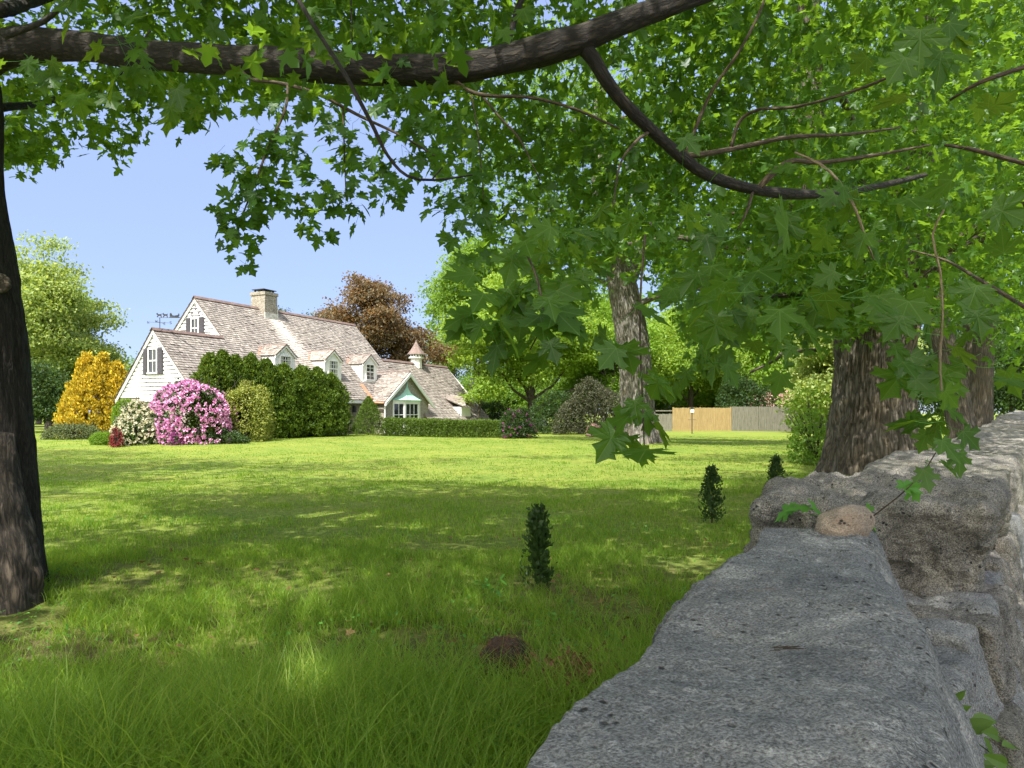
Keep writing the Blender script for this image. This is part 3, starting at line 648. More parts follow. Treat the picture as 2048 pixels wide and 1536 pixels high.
for dx, z in ((0, 7.42), (-.27, 7.1), (.27, 7.1)):
    c = L3(-.036, dx, z); vt.prism([c + [0, 0, .17], c + [0, .07, .05], c + [0, .05, -.14], c + [0, -.05, -.14], c + [0, -.07, .05]], [-.02, 0, 0])
vt.build('gable_vent', M['greypaint'], house)
for ds, _ in DORM:
    d = MB()
    f = [L3(ds - dw, dt, dz0 - .1), L3(ds + dw, dt, dz0 - .1), L3(ds + dw, dt, dze), L3(ds, dt, dzp), L3(ds - dw, dt, dze)]
    d.prism(f, L3(0, -.08, 0) - L3(0, 0, 0))
    tb = (8.03 - dze) / mF
    for sg in (-1, 1):
        x = ds + sg * (dw - .01); k = 5
        for i in range(k):   # cheek boards
            za, zb = dz0 + (dze - dz0) * i / k, dz0 + (dze - dz0) * (i + 1) / k
            ta, tb_ = (8.03 - za) / mF, (8.03 - zb) / mF
            d.prism([L3(x + sg * .02, dt - .02, za), L3(x + sg * .02, ta - .1, za), L3(x, tb_ - .1, zb), L3(x, dt - .02, zb)], [-.03 * sg, 0, 0])
    # casing boards and barge
    for sg in (-1, 1):
        d.prism([L3(ds, dt + .05, dzp + .0), L3(ds + sg * (dw + .06), dt + .05, dze - .07), L3(ds + sg * (dw + .06), dt + .05, dze - .2), L3(ds, dt + .05, dzp - .15)], L3(0, .06, 0) - L3(0, 0, 0))
    d.box(L3(ds - dw + .06, dt + .05, dz0 - .02), L3(ds + dw - .06, dt, dz0 + .06))
    do = d.build('dormer', M['white'], house)
    window(ds, dt, dz0 + .14, dz0 + 1.2, .92, 's', 2, 4, None, ds != 10.5)
window(19.75, 6.2, .55, 1.5, .8, 's', 2, 2, .4, True)
# low-wing dormer front
d = MB(); d.box(L3(19.02, 6.25, .9), L3(20.48, 4.9, 1.98)); d.prism([L3(19.0, 6.35, 1.1), L3(20.5, 6.35, 1.1), L3(20.5, 6.35, 1.95), L3(19.0, 6.35, 1.95)], L3(0, -.1, 0) - L3(0, 0, 0)); d.build('dormer', M['white'], house)
# bay window
bayo = MB(); bp = [(10.3, 6.12), (11.1, 6.55), (12.8, 6.55), (13.6, 6.12)]
bw = bayo
for (s0, t0), (s1, t1) in zip(bp[:-1], bp[1:]):
    a, b = L3(s0, t0, 0), L3(s1, t1, 0); u = (b - a); Lg = np.linalg.norm(u); u /= Lg; n = np.array([u[1], -u[0], 0]); n = n if n[1] < 0 else -n
    def PB(x0, x1, z0, z1, d0, d1):
        q = [a + u * x0 + [0, 0, z0], a + u * x1 + [0, 0, z0], a + u * x1 + [0, 0, z1], a + u * x0 + [0, 0, z1]]
        bw.prism([p + n * d0 for p in q], n * (d1 - d0))
    PB(0, Lg, -.2, .55, -.05, .0); PB(0, Lg, 2.2, 2.38, -.05, .02)
    k = .11 if Lg < 1.2 else .13
    PB(0, k, .55, 2.2, -.05, .012); PB(Lg - k, Lg, .55, 2.2, -.05, .011)
    PB(k, Lg - k, .55, .64, -.05, .01); PB(k, Lg - k, 2.12, 2.2, -.05, .009)
    nx_ = 2 if Lg < 1.2 else 3
    for i in range(1, nx_): x = k + (Lg - 2 * k) * i / nx_; PB(x - .018, x + .018, .64, 2.12, -.03, .0)
    PB(k, Lg - k, 1.38, 1.42, -.03, -.001)
bo = bayo.build('bay_window', M['white'], house)
g = MB()
for (s0, t0), (s1, t1) in zip(bp[:-1], bp[1:]): g.poly([L3(s0, t0 - .045, .55), L3(s1, t1 - .045, .55), L3(s1, t1 - .045, 2.2), L3(s0, t0 - .045, 2.2)])
g.build('pane', M['glass'], bo)
# flared copper bay roof
cr = MB(); n = 14; prof = []
for i in range(n + 1):
    f = i / n; h_ = f; k = (1 - f) ** 3.2 * .86 + .14 * (1 - f)
    prof.append((k, 2.38 + 1.28 * h_))
base = [(10.15, 6.1), (11.05, 6.68), (12.85, 6.68), (13.75, 6.1)]
rings = [[L3(11.95 + (s_ - 11.95) * k, 6.1 + (t_ - 6.1) * k + .02, z) for s_, t_ in base] for k, z in prof]
V = np.array(rings).reshape(-1, 3); fc = [(i * 4 + j, i * 4 + j + 1, i * 4 + 5 + j, i * 4 + 4 + j) for i in range(n) for j in range(3)]
cr.add(V, [fc]); cr.poly([r for r in rings[0]])
for j in (1, 2):
    cr.tube([r[j] for r in rings], .02, 5)
for fx in (.33, .66):
    cr.tube([r[1] * (1 - fx) + r[2] * fx for r in rings], .014, 5)
cr.build('copper_bay_roof', M['verdigris'], bo)
# lantern, downspout, chimney, cupola
la = MB(); c = L3(7.55, 5.15, 1.75)
la.box(c + [-.09, -.09, -.2], c + [.09, .09, .12]); la.box(c + [-.13, -.13, .12], c + [.13, .13, .16]); la.box(c + [-.06, -.06, .16], c + [.06, .06, .24]); la.box(c + [-.03, .0, .2], c + [.03, .25, .25]); la.build('wall_lantern', M['iron'], house)
dsn = MB(); dsn.tube([L3(CG0 - .02, 6.25, 2.2), L3(CG0 - .02, 6.2, 2.0), L3(CG0 - .02, 6.2, 0)], .05, 8); dsn.build('downspout', M['white'], house)
gt = MB(); gt.tube([L3(CG0 - .25, 6.3, 2.16), L3(CG0 - .25, 5.2, 2.2)], .07, 8); gt.build('gutter', M['copper'], house)
ch = MB(); c0 = L3(4.6, .6, 7.0); c1 = L3(5.65, -.55, 8.95)
ch.box(c0, c1); ch.box(c0 + [-.05, -.05, 1.86], c1 + [.05, .05, 0.1 - .0]); 
cho = ch.build('chimney', M['hstone'], ro)
cc = MB(); m_ = (c0 + c1) / 2; zt = c1[2] + .1
for x in (-.4, .4):
    for y in (-.35, .35): cc.box(m_ + [x - .04, y - .04, zt - m_[2]], m_ + [x + .04, y + .04, zt - m_[2] + .14])
cc.box(m_ + [-.55, -.5, zt - m_[2] + .14], m_ + [.55, .5, zt - m_[2] + .18])
cc.build('chimney_cap', M['iron'], cho)
fl = MB(); fl.box(L3(4.57, .66, 7.15), L3(5.69, .59, 7.75)); fl.box(L3(5.66, .6, 7.3), L3(5.72, -.2, 8.2)); fl.build('lead_flashing', varied('lead_flashing', [(.3, (.25, .25, .24)), (.6, (.6, .58, .54))], 5, .6, .2), cho)
cu = MB(); cs = 18.7; cx = L3(cs, 2.45, 5.0)
def ring8(k, z, n=8, ph=math.pi / 8): return [cx + [k * math.cos(ph + 2 * math.pi * i / n), k * math.sin(ph + 2 * math.pi * i / n), z] for i in range(n)]
def loft(mb, rs):
    V = np.array(rs).reshape(-1, 3); n = len(rs[0]); mb.add(V, [[(a * n + j, a * n + (j + 1) % n, (a + 1) * n + (j + 1) % n, (a + 1) * n + j) for a in range(len(rs) - 1) for j in range(n)]])
loft(cu, [ring8(.46, 0), ring8(.44, .75), ring8(.6, .8), ring8(.6, .92), ring8(.6, 1.12)])
cuo = cu.build('cupola', M['white'], ro)
for i in range(16):
    ho = MB()
    a = 2 * math.pi * i / 16; p = cx + [.585 * math.cos(a), .585 * math.sin(a), .98]; ho.box(p - [.035, .035, .05], p + [.035, .035, .06]); ho.build('pigeon_hole', M['dark'], cuo)
ct = MB(); rr = [(.72, 1.10), (.66, 1.2), (.42, 1.5), (.2, 1.85), (.06, 2.1), (.015, 2.25)]
loft(ct, [ring8(a, b) for a, b in rr]); ct.build('cupola_roof', varied('red_shingle', [(.3, (.10, .07, .062)), (.7, (.24, .175, .155))], 9, .8, .3), cuo)
# weathervane: two horses drawing a sleigh
wv = MB(); b0 = L3(GS + .3, GT, GZ)
wv.tube([b0, b0 + [0, 0, .62]], .018, 6)
th = math.radians(-64.5)   # arrow laid roughly across the view
ax = np.array([math.cos(th), math.sin(th), 0]); top = b0 + [0, 0, .62]
wv.tube([top - ax * .05, top + ax * 1.0], .014, 6); wv.tube([b0 + [0, 0, .4] - ax * .5, b0 + [0, 0, .36] + ax * .45], .010, 6)
ax2 = np.array([-ax[1], ax[0], 0]); wv.tube([b0 + [0, 0, .38] - ax2 * .4, b0 + [0, 0, .38] + ax2 * .4], .010, 6)
th_n = np.array([-ax[1], ax[0], 0]) * .015
def plate(pts, o, sc=1.0): wv.prism([top + ax * (o + x * sc) + np.array([0, 0, z * sc]) - th_n for x, z in pts], th_n * 2)
horse = [(0, .17), (.05, .24), (.08, .2), (.1, .17), (.22, .17), (.27, .2), (.25, .14), (.27, .02), (.24, .0), (.22, .09), (.12, .09), (.06, .01), (.03, .04), (.08, .1), (.04, .15)]
plate(horse, -.18); plate(horse, .12)
plate([(.5, .04), (.92, .03), (.98, .12), (.95, .22), (.9, .13), (.72, .1), (.62, .12), (.56, .24), (.5, .2)], 0)
plate([(.48, 0), (.96, 0), (1.0, .03), (.48, .025)], 0)
def letter(segs, c):
    for (x0, z0), (x1, z1) in segs: wv.tube([c + ax * x0 + [0, 0, z0], c + ax * x1 + [0, 0, z1]], .012, 4)
letter([((0, 0), (0, .12)), ((0, .12), (.08, 0)), ((.08, 0), (.08, .12))], b0 + [0, 0, .32] - ax * .62)
letter([((0, .12), (.02, 0)), ((.02, 0), (.05, .09)), ((.05, .09), (.08, 0)), ((.08, 0), (.1, .12))], b0 + [0, 0, .32] - ax2 * .45)
letter([((0, 0), (0, .12)), ((0, .12), (.07, .12)), ((0, .06), (.06, .06)), ((0, 0), (.07, 0))], b0 + [0, 0, .32] + ax2 * .42)
letter([((0, 0), (.08, .02)), ((.08, .02), (.08, .06)), ((.08, .06), (0, .06)), ((0, .06), (0, .12)), ((0, .12), (.08, .12))], b0 + [0, 0, .3] + ax * .5)
wv.build('weathervane', M['iron'], ro)
# ---------------------------------------------------------------- shrubs and conifers by the house
FB = 60   # blossoms
def stems(mb, c, n, h, spread, r=.03, rg=R):
    for _ in range(n):
        d = rg.normal(size=2) * spread; mb.tube([c + [0, 0, -.05], c + [d[0] * .4, d[1] * .4, h * .5], c + [d[0], d[1], h]], [r, r * .7, r * .3], 5)
def shrub(name, c, r, m, label, n=900, size=.11, per=8, flower=None, fn=300, fsz=.13, cat='shrub', seed=1, T=CARD, lumps=9, low=-.35, ls=.42, group=None, zsq=1.0):
    """rounded shrub: bumpy shell of leaf sprays over several lobes"""
    rg = np.random.default_rng(seed); c = np.asarray(c, float); r = np.asarray(r, float)
    root = empty(name, c, label=label, cat=cat, group=group)
    base = c + [0, 0, r[2] * .12]
    cs = [base + [0, 0, r[2] * .25]]; rs = [r * [.66, .66, .56]]
    for _ in range(lumps):
        u = rsph(1, rg)[0]; u[2] = abs(u[2]) * 1.1 - .3; f = rg.uniform(ls * .62, ls * 1.25)
        cs.append(base + [0, 0, r[2] * .12] + u * r * (1 - f * .75) * rg.uniform(.86, 1.12) * [1, 1, .82]); rs.append(r * f)
    n = int(n * 1.5); fn = int(fn * 1.25); size *= .85
    def surf(n, inner):
        out, nr = [], []
        for k, (a, b) in enumerate(zip(cs, rs)):
            q = int(3 * n * np.prod(b) ** (2 / 3) / sum(np.prod(x) ** (2 / 3) for x in rs)); u = rsph(q, rg)
            p = a + u * b * (inner + (1 - inner) * rg.random((q, 1)))
            ok = p[:, 2] > c[2] + .02
            for j, (a2, b2) in enumerate(zip(cs, rs)):
                if j != k: ok &= (((p - a2) / b2) ** 2).sum(1) > .8
            out.append(p[ok]); nr.append(u[ok])
        o_, n_ = np.vstack(out), np.vstack(nr); k_ = rg.permutation(len(o_))[:n]; return o_[k_], n_[k_]
    P_, U_ = surf(n, .86)
    p = np.repeat(P_, per, 0) + rg.normal(size=(len(P_) * per, 3)) * size * .75; u = np.repeat(U_, per, 0)
    k = len(p); V, Fc = place(T, p, unit(u * .7 + rg.normal(size=(k, 3)) * .6 + [0, 0, .35]), unit(u * .7 + rg.normal(size=(k, 3)) * .7), size * rg.uniform(.6, 1.25, k), rg)
    mesh('foliage', V - c, [Fc], m, root)
    st = MB(); stems(st, np.zeros(3), 7, r[2] * 1.1, r[0] * .5, .035, rg); st.build('stem', BK['far'], root)
    if flower is not None:
        P2, U2 = surf(fn, .97); P2 = P2 + U2 * size * .6
        g = 9; p = np.repeat(P2, g, 0) ; u = unit(np.repeat(U2, g, 0) * .5 + rg.normal(size=(len(P2) * g, 3)) * .8)
        p = p + u * fsz * .35; k = len(p)
        V, Fc = place(CARD, p - u * fsz * .3, unit(u + rg.normal(size=(k, 3)) * .9), u, fsz * rg.uniform(.6, .95, k), rg)
        mesh('blossom', V - c, [Fc], flower, root)
    return root
def spire(name, c, h, rad, m, label, n=700, size=.12, per=6, seed=1, cat='conifer', pw=.75, group=None, T=CARD, tops=None, lump=.18, trunk='far', zup=.8):
    """upright conifer of dense flattened sprays"""
    rg = np.random.default_rng(seed); c = np.asarray(c, float); root = empty(name, c, label=label, cat=cat, group=group)
    tops = tops or [(0, 0, 1.0, 1.0)]; PP, UU = [], []
    for (ox, oy, hh, rr) in tops:
        q = int(n * hh * rr / sum(a[2] * a[3] for a in tops)); z = rg.random(q) ** .8; a = rg.uniform(0, 2 * np.pi, q)
        prof = (1 - z ** (1 / pw * 1.6)) ** .8 * (.9 + .1 * np.minimum(z / .12, 1))
        zz = z * h * hh
        k = 1 + lump * fbm(np.c_[np.cos(a) * 2.2 + ox * 9, np.sin(a) * 2.2 + oy * 9, zz * 1.8], 3, seed) * 2
        r_ = rad * rr * prof * k * rg.uniform(.86, 1.04, q)
        PP.append(np.c_[ox + r_ * np.cos(a), oy + r_ * np.sin(a), zz + .02]); UU.append(np.c_[np.cos(a), np.sin(a), 0 * a + .25])
    Q = np.vstack(PP); U = np.vstack(UU); p = np.repeat(Q, per, 0) + rg.normal(size=(len(Q) * per, 3)) * size * .5; u = np.repeat(U, per, 0); k = len(p)
    V, Fc = place(T, p, unit(u + rg.normal(size=(k, 3)) * .7), unit(u * .5 + rg.normal(size=(k, 3)) * .45 + [0, 0, zup]), size * rg.uniform(.6, 1.3, k), rg)
    mesh('foliage', V, [Fc], m, root)
    t = MB()
    for (ox, oy, hh, rr) in tops: t.tube([(ox, oy, -.1), (ox, oy, h * hh * .5), (ox, oy, h * hh * .9)], [.05 * rad + .01, .03 * rad + .006, .006], 6)
    t.build('trunk', BK[trunk], root)
    return root
def gz(x, y): return float(ground_z(np.array([x]), np.array([y]))[0])
def W(px, Y): x = (px - HX) / F * Y; return np.array([x, Y, gz(x, Y)])

shrub('rhododendron', W(394, 32.3), (2.0, 1.6, 2.7), LG['shrub'], 'large dome of pink flowering rhododendron in front of the clapboard gable', 700, .17, 7, LG['pink'], 1150, .17, seed=3, lumps=15, ls=.5)
shrub('rhododendron', W(281, 31.6), (1.12, 1.0, 1.75), LG['shrub'], 'cream white flowering rhododendron left of the pink one', 500, .13, 7, LG['cream'], 560, .13, seed=4, lumps=9)
shrub('rhododendron', W(352, 30.8), (.42, .35, .55), LG['shrub'], 'small low purple and white flowering rhododendron in front of the big pink dome', 120, .1, 6, LG['magenta'], 110, .1, seed=14, lumps=5)
shrub('broadleaf_shrub', W(494, 33.4), (1.32, 1.1, 2.6), LG['yelshrub'], 'yellow green evergreen shrub between pink rhododendron and dark conifer screen', 1500, .12, 8, seed=5, lumps=18, ls=.44)
shrub('broadleaf_shrub', W(590, 61), (.1, .1, .1), LG['yelshrub'], 'x', 4, .1, 1, seed=5) if False else None
shrub('broadleaf_shrub', W(447, 31.6), (1.0, .5, .5), LG['shrub'], 'low dark green shrub along the lawn under the yellow green one', 330, .09, 7, seed=6, lumps=8)
shrub('clipped_shrub', W(272, 34.6), (1.35, 1.0, 1.95), LG['bright'], 'smooth bright green shrub behind the white rhododendron', 1300, .08, 8, seed=7, lumps=3)
shrub('groundcover_shrub', W(222, 31.2), (.85, .5, .6), LG['bright'], 'low lime green mound at the corner of the shrub bed', 600, .06, 8, seed=8, lumps=5)
shrub('red_barberry', W(234, 30.0), (.30, .22, .72), LG['red'], 'small dark red shrub leaning out of the lime green mound', 160, .07, 7, seed=9, lumps=3)
shrub('juniper', W(146, 35.5), (1.3, .8, .72), LG['grey'], 'low spreading grey green juniper below the golden conifer', 700, .10, 7, seed=10, lumps=12)
spire('golden_conifer', W(190, 37.5), 4.35, 1.0, LG['gold'], 'broad golden yellow conifer with three spires at the house corner', 2300, .15, 7, 11, tops=[(-.45, 0, 1, 1.0), (.35, .1, 1.0, .9), (1.05, .2, .9, .8), (-1.05, -.2, .62, .75), (.1, -.5, .8, 1.0)], lump=.3)
for k, (px, Y, top, rad) in enumerate([(421, 33.6, 712, .62), (446, 34.6, 706, .62), (472, 35.4, 716, .66), (500, 36.2, 713, .68), (532, 37.0, 722, .72), (566, 38.0, 733, .74), (603, 39.3, 736, .80), (634, 40.2, 739, .78), (662, 41.0, 752, .66)]):
    c = W(px, Y); h = (HY - top) / F * Y + EYE - c[2]
    dsc = ['tallest of the pointed tops', 'second spire from the pink rhododendron end', 'third spire', 'fourth spire', 'middle spire under the first dormer', 'sixth spire', 'seventh spire, below the second dormer', 'eighth spire', 'round topped last one beside the stone wall']
    lab = ['first spire at the rhododendron end of the row', 'highest pointed spire, second in the row', 'third spire of the row, above the yellow shrub', 'fourth spire of the row, pointing at the roof', 'middle spire of the row, below the first dormer', 'sixth spire of the row, between first and second dormer', 'seventh spire of the row, below the second dormer', 'eighth spire of the row, between second and third dormer', 'rounded last one of the row beside the stone wall'][k]
    spire('arborvitae', c, h, rad * 1.5, LG['arb'], 'dark arborvitae, ' + lab, 2600, .12, 6, 20 + k, pw=.62, group='arborvitae screen along the house front', lump=.42, tops=[(0, 0, 1, 1), (.15, -.55, .70, .7)])
spire('dwarf_spruce', W(737, 44.2), 2.3, .95, LG['spruce'], 'cone shaped dwarf spruce beside the bay window hedge', 1500, .075, 6, 40, pw=1.1, lump=.16)
# hedge
hg = np.random.default_rng(50); x0, x1 = -8.0, -.35; n = 5200
xs = hg.uniform(x0, x1, n); side = hg.random(n); top = side < .4
ys = np.where(top, hg.uniform(44.0, 45.1, n), np.where(side < .85, 44.0, 45.1)); hz = 1.06 - .012 * (xs - x0) ** 1.2
zs = np.where(top, hz, hg.uniform(0.02, 1, n) * hz); rnd_ = fbm(np.c_[xs * 1.6, ys, zs * 1.6], 3, 5)
pts = np.c_[xs, ys - .16 * rnd_, zs + .10 * rnd_ * top] ; pts = np.repeat(pts, 6, 0) + hg.normal(size=(n * 6, 3)) * .05
nn = np.repeat(np.where(top[:, None], [[0, 0, 1.]], [[0, -1., .2]]), 6, 0); k = len(pts)
V, Fc = place(CARD, pts, unit(nn + hg.normal(size=(k, 3)) * .7), unit(nn * .6 + hg.normal(size=(k, 3)) * .5 + [0, 0, .4]), .09 * hg.uniform(.6, 1.3, k), hg)
hroot = empty('hedge', (-4.2, 44.5, 0), label='low clipped green hedge running under the bay window', cat='hedge')
mesh('foliage', V - [-4.2, 44.5, 0], [Fc], LG['spruce'], hroot)
sb = MB()
for i in range(14): stems(sb, np.array([-3.6 + i * .53, 0, 0]), 3, .7, .15, .02, hg)
sb.build('stem', BK['far'], hroot)
# shrubs right of the house
shrub('rhododendron', W(1035, 43.2), (.95, .8, 1.75), LG['dark'], 'dark rhododendron with scattered purple flowers at the end of the hedge', 420, .14, 6, LG['magenta'], 45, .13, seed=60, lumps=7)
shrub('rhododendron', W(1188, 46), (.55, .5, .75), LG['dark'], 'small rhododendron with pale pink flowers left of the big trunk', 120, .12, 6, LG['blush'], 130, .12, seed=61, lumps=5)
shrub('lilac_shrub', W(1110, 52), (2.0, 1.5, 2.9), LG['dark'], 'dark leafy shrub under the low limb behind the hedge end', 900, .16, 7, seed=62, lumps=12)
shrub('lilac_shrub', W(1185, 50), (2.3, 1.6, 3.6), LG['brownish'], 'tall dusty brown green shrub left of the centre trunk', 1500, .15, 7, seed=63, lumps=14)
shrub('broadleaf_shrub', W(968, 62), (2.6, 1.5, 2.4), LG['dark'], 'dark green shrub mass at the far corner of the low wing', 800, .17, 7, seed=64, lumps=10)
shrub('japanese_maple', W(1494, 63), (3.0, 2.4, 4.6), LG['dark'], 'dark green spreading small tree rising behind the fence', 1400, .22, 7, seed=65, lumps=12, cat='small tree')
shrub('purple_plum_shrub', W(1552, 66), (2.6, 1.8, 3.9), LG['blush'], 'dusty pink brown shrub behind the grey fence panels', 800, .2, 7, seed=66, lumps=10)
shrub('leafy_shrub', W(1632, 21.5), (.72, .7, 1.35), LG['mid'], 'loose green shrub growing left of the big foreground trunk', 330, .12, 6, seed=67, lumps=9, ls=.5)
sp_ = empty('sapling', W(1616, 24.0), label='thin leafy sapling just behind the loose green shrub', cat='sapling')
V_, d_ = clumps(shell(80, (0, 0, 1.7), (.85, .8, 1.0), low=-.9, inner=.2), 8, .12)
k = len(V_); V, Fc = place(CARD, V_, unit(R.normal(size=(k, 3)) * .6 + [0, 0, 1]), unit(d_ + R.normal(size=(k, 3)) * .6 - [0, 0, .3]), .11)
mesh('foliage', V, [Fc], LG['bright'], sp_)
t = MB(); t.tube([(0, 0, -.1), (.05, 0, 1), (0, .05, 2.2)], [.04, .03, .01], 6)
for a in range(7): t.tube([(.03, 0, .6 + a * .2), (.6 * math.cos(a * 2.3), .6 * math.sin(a * 2.3), 1.3 + a * .18)], [.015, .005], 4)
t.build('trunk', BK['far'], sp_)

# ---------------------------------------------------------------- fence, lamp post, far house
M['newwood'] = varied('new_cedar_boards', [(.3, (.22, .15, .06)), (.7, (.34, .25, .11))], 3, .8, .2, stretch=(4, 4, .5))
M['oldwood'] = varied('weathered_boards', [(.3, (.09, .088, .066)), (.7, (.20, .19, .155))], 3, .85, .25, stretch=(4, 4, .5))
def panel(parent, xa, ya, xb, yb, h, m, z0, pitch=.105, rg=np.random.default_rng(9), lean=0, name='panel'):
    mb = MB(); L_ = math.hypot(xb - xa, yb - ya); n = int(L_ / pitch); ux, uy = (xb - xa) / L_, (yb - ya) / L_
    for i in range(n):
        a = i * pitch + .006; b = a + pitch - .012; zt = h + rg.uniform(-.02, .02); o = rg.uniform(-.006, .006)
        q = [(xa + ux * a, ya + uy * a + o, z0), (xa + ux * b, ya + uy * b + o, z0), (xa + ux * b + lean, ya + uy * b + o, z0 + zt - .04), (xa + ux * (a + b) / 2 + lean, ya + o, z0 + zt), (xa + ux * a + lean, ya + uy * a + o, z0 + zt - .04)]
        mb.prism(q, (-uy * .02, ux * .02, 0))
    for z in (.35, 1.05, 1.7): mb.box((min(xa, xb), min(ya, yb) + .03, z0 + z), (max(xa, xb), min(ya, yb) + .07, z0 + z + .09))
    return mb.build(name, m, parent)
fy = 59.; f0 = (1308 - HX) / F * fy; 
fen = empty('fence', ((1440 - HX) / F * fy, fy, 0), label='tall wooden board fence across the back of the lawn, part new yellow part weathered grey', cat='fence')
fen['_off'] = [float(x) for x in fen.location]
def fx(px): return (px - HX) / F * fy
panel(fen, fx(1300), fy, fx(1345), fy, 1.5, M['oldwood'], -.05, .13, lean=.12)['label'] = 'low leaning grey picket section'
for a, b in ((1346, 1400), (1400, 1461)): panel(fen, fx(a), fy, fx(b), fy, 1.98, M['newwood'], -.02)['label'] = 'new yellow cedar panel'
for a, b in ((1461, 1518), (1518, 1580), (1580, 1650), (1650, 1720)): panel(fen, fx(a), fy, fx(b), fy, 2.08, M['oldwood'], -.02)['label'] = 'weathered grey panel'
for a in (1346, 1400, 1461, 1518, 1580):
    q = MB(); q.box((fx(a) - .05, fy - .06, -.1), (fx(a) + .05, fy - .025, 2.0)); q.build('post', M['oldwood' if a > 1461 else 'newwood'], fen)
del fen['_off']
lp = W(1384, 52); lpo = empty('lamp_post', lp, label='slim dark lamp post with white lantern in front of the yellow fence', cat='lamp post')
q = MB(); q.tube([(0, 0, -.1), (0, 0, 1.55)], .05, 8); q.box((-.3, -.02, 1.0), (.3, .02, 1.04)); q.build('post', varied('rusty_post', [(.3, (.06, .045, .03)), (.7, (.14, .1, .07))], 5), lpo)
q = MB(); q.box((-.12, -.12, 1.55), (.12, .12, 1.82)); q.build('lantern', plain('milky_glass', (.75, .77, .78), .2), lpo)
q = MB(); q.box((-.16, -.16, 1.82), (.16, .16, 1.86)); q.box((-.08, -.08, 1.86), (.08, .08, 1.95)); q.build('lantern_cap', M['iron'], lpo)
# neighbour house glimpsed through the trees
nb = empty('neighbour_house', (-.5, 82, 0), label='pale neighbouring house glimpsed through the trees right of the main house', cat='house'); nb['_off'] = [-.5, 82., 0.]
q = MB(); q.box((-4.5, 80, 0), (4, 88, 3.4)); q.build('wall', varied('pale_blue_siding', [(.3, (.36, .40, .43)), (.7, (.45, .49, .51))], 3), nb)
q = MB(); q.prism([(-5, 79.7, 3.3), (-5, 84, 5.6), (-5, 88.3, 3.3)], (9.6, 0, 0)); q.build('roof', varied('grey_shingle_roof', [(.3, (.12, .13, .15)), (.7, (.2, .21, .23))], 5), nb)
for x in (-3.2, -.4, 2.0):
    q = MB(); q.box((x, 79.93, 1.1), (x + .95, 80.0, 2.4)); wn = q.build('window', M['white'], nb); q = MB(); q.box((x + .08, 79.9, 1.18), (x + .87, 79.94, 2.32)); q.build('pane', M['glass'], wn)
del nb['_off']
nb2 = empty('garden_shed', (19, 78, 0), label='pale grey roofed outbuilding just visible above the fence', cat='shed'); nb2['_off'] = [19., 78., 0.]
q = MB(); q.box((12, 78, 0), (23, 84, 2.1)); q.build('wall', bpy.data.materials['pale_blue_siding'], nb2); q = MB(); q.prism([(11.6, 77.6, 2.05), (11.6, 81, 3.2), (11.6, 84.4, 2.05)], (11.8, 0, 0)); q.build('roof', bpy.data.materials['grey_shingle_roof'], nb2); del nb2['_off']
# orange mulch at the end of the hedge
c = W(1036, 44.0); C, Fc = (lambda a: (a[0], a[1]))(tube([(x, 0, 0) for x in np.linspace(-.9, .9, 30)], .3 * (1 - np.linspace(-1, 1, 30) ** 2) ** .5 + .001, 24)[:2])
C = C * [1, 1, 1] + (fbm(C * 9, 3, 3) * .06)[:, None]
o = mesh('mulch_heap', C, [Fc], varied('orange_mulch', [(.3, (.28, .11, .05)), (.7, (.58, .32, .18))], 30, .95, .8, 60)); o.location = c; tag(o, 'low heap of orange brown mulch under the purple flowered rhododendron', 'mulch heap')
# ---------------------------------------------------------------- trees beyond the lawn
def far_tree(name, c, h, rx, leaf, label, n=420, per=26, size=.26, spread=.42, seed=1, lobes=10, low=.18, group=None, trunk_r=.3, tm='far', T=CARD, droop=.3, shape=1.0, lobe_r=.38, limbs=9, open_=0.0, cat='tree', flat=.5):
    rg = np.random.default_rng(seed); c = np.asarray(c, float); root = empty(name, c, label=label, cat=cat, group=group)
    zc = h * (low + 1) / 2; rz = h * (1 - low) / 2; C, Rr = [], []
    for i in range(lobes):
        u = rsph(1, rg)[0] * rg.uniform(.35, .82); f = lobe_r * rg.uniform(.75, 1.25)
        wtop = 1 - shape * .45 * max(0, u[2]); C.append([u[0] * rx * wtop, u[1] * rx * wtop, zc + u[2] * rz]); Rr.append([rx * f, rx * f, min(rz, rx) * f * .85])
    cl = np.vstack([shell(int(n / lobes), a, b, rg, .45, -.75) for a, b in zip(C, Rr)])
    cl = cl[cl[:, 2] > h * low * .6]
    foliage('crown', cl, per, spread, size, T, leaf, root, rg, droop=droop, flat=flat)
    t = MB(); t.tube(smooth_path([(0, 0, -.3, ), (rg.normal() * .1, 0, h * .2), (rg.normal() * .3, rg.normal() * .3, h * .55), (0, 0, h * .85)], 1.0), np.interp(np.linspace(0, 1, len(smooth_path([(0, 0, -.3), (0, 0, h * .2), (0, 0, h * .55), (0, 0, h * .85)], 1.0))), [0, .1, 1], [trunk_r * 1.5, trunk_r, .04]) if False else trunk_r * .8, 8)
    t = MB(); V_, Q_, (n_, bc) = tube([(0, 0, -.3), (0, 0, .4), (.05 * h * rg.normal() * .2, 0, h * .25), (.1, .1, h * .5), (0, 0, h * .85)], [trunk_r * 1.6, trunk_r * 1.1, trunk_r * .9, trunk_r * .6, .05], 10); t.add(V_, [Q_]); B_ = [bc]
    for i in range(limbs):
        a = C[i % lobes]; z0 = h * rg.uniform(.15, .5); V_, Q_, (n_, bc) = tube([(0, 0, z0), (a[0] * .4, a[1] * .4, z0 + (a[2] - z0) * .3), (a[0] * .8, a[1] * .8, a[2] * .95), (a[0] * 1.15, a[1] * 1.15, a[2] * 1.05)], [trunk_r * .45, trunk_r * .3, trunk_r * .15, .02], 6); t.add(V_, [Q_]); B_.append(bc)
    t.build('trunk', BK[tm], root, smooth=True, attr={'bc': (np.vstack(B_), 'FLOAT_VECTOR')})
    return root
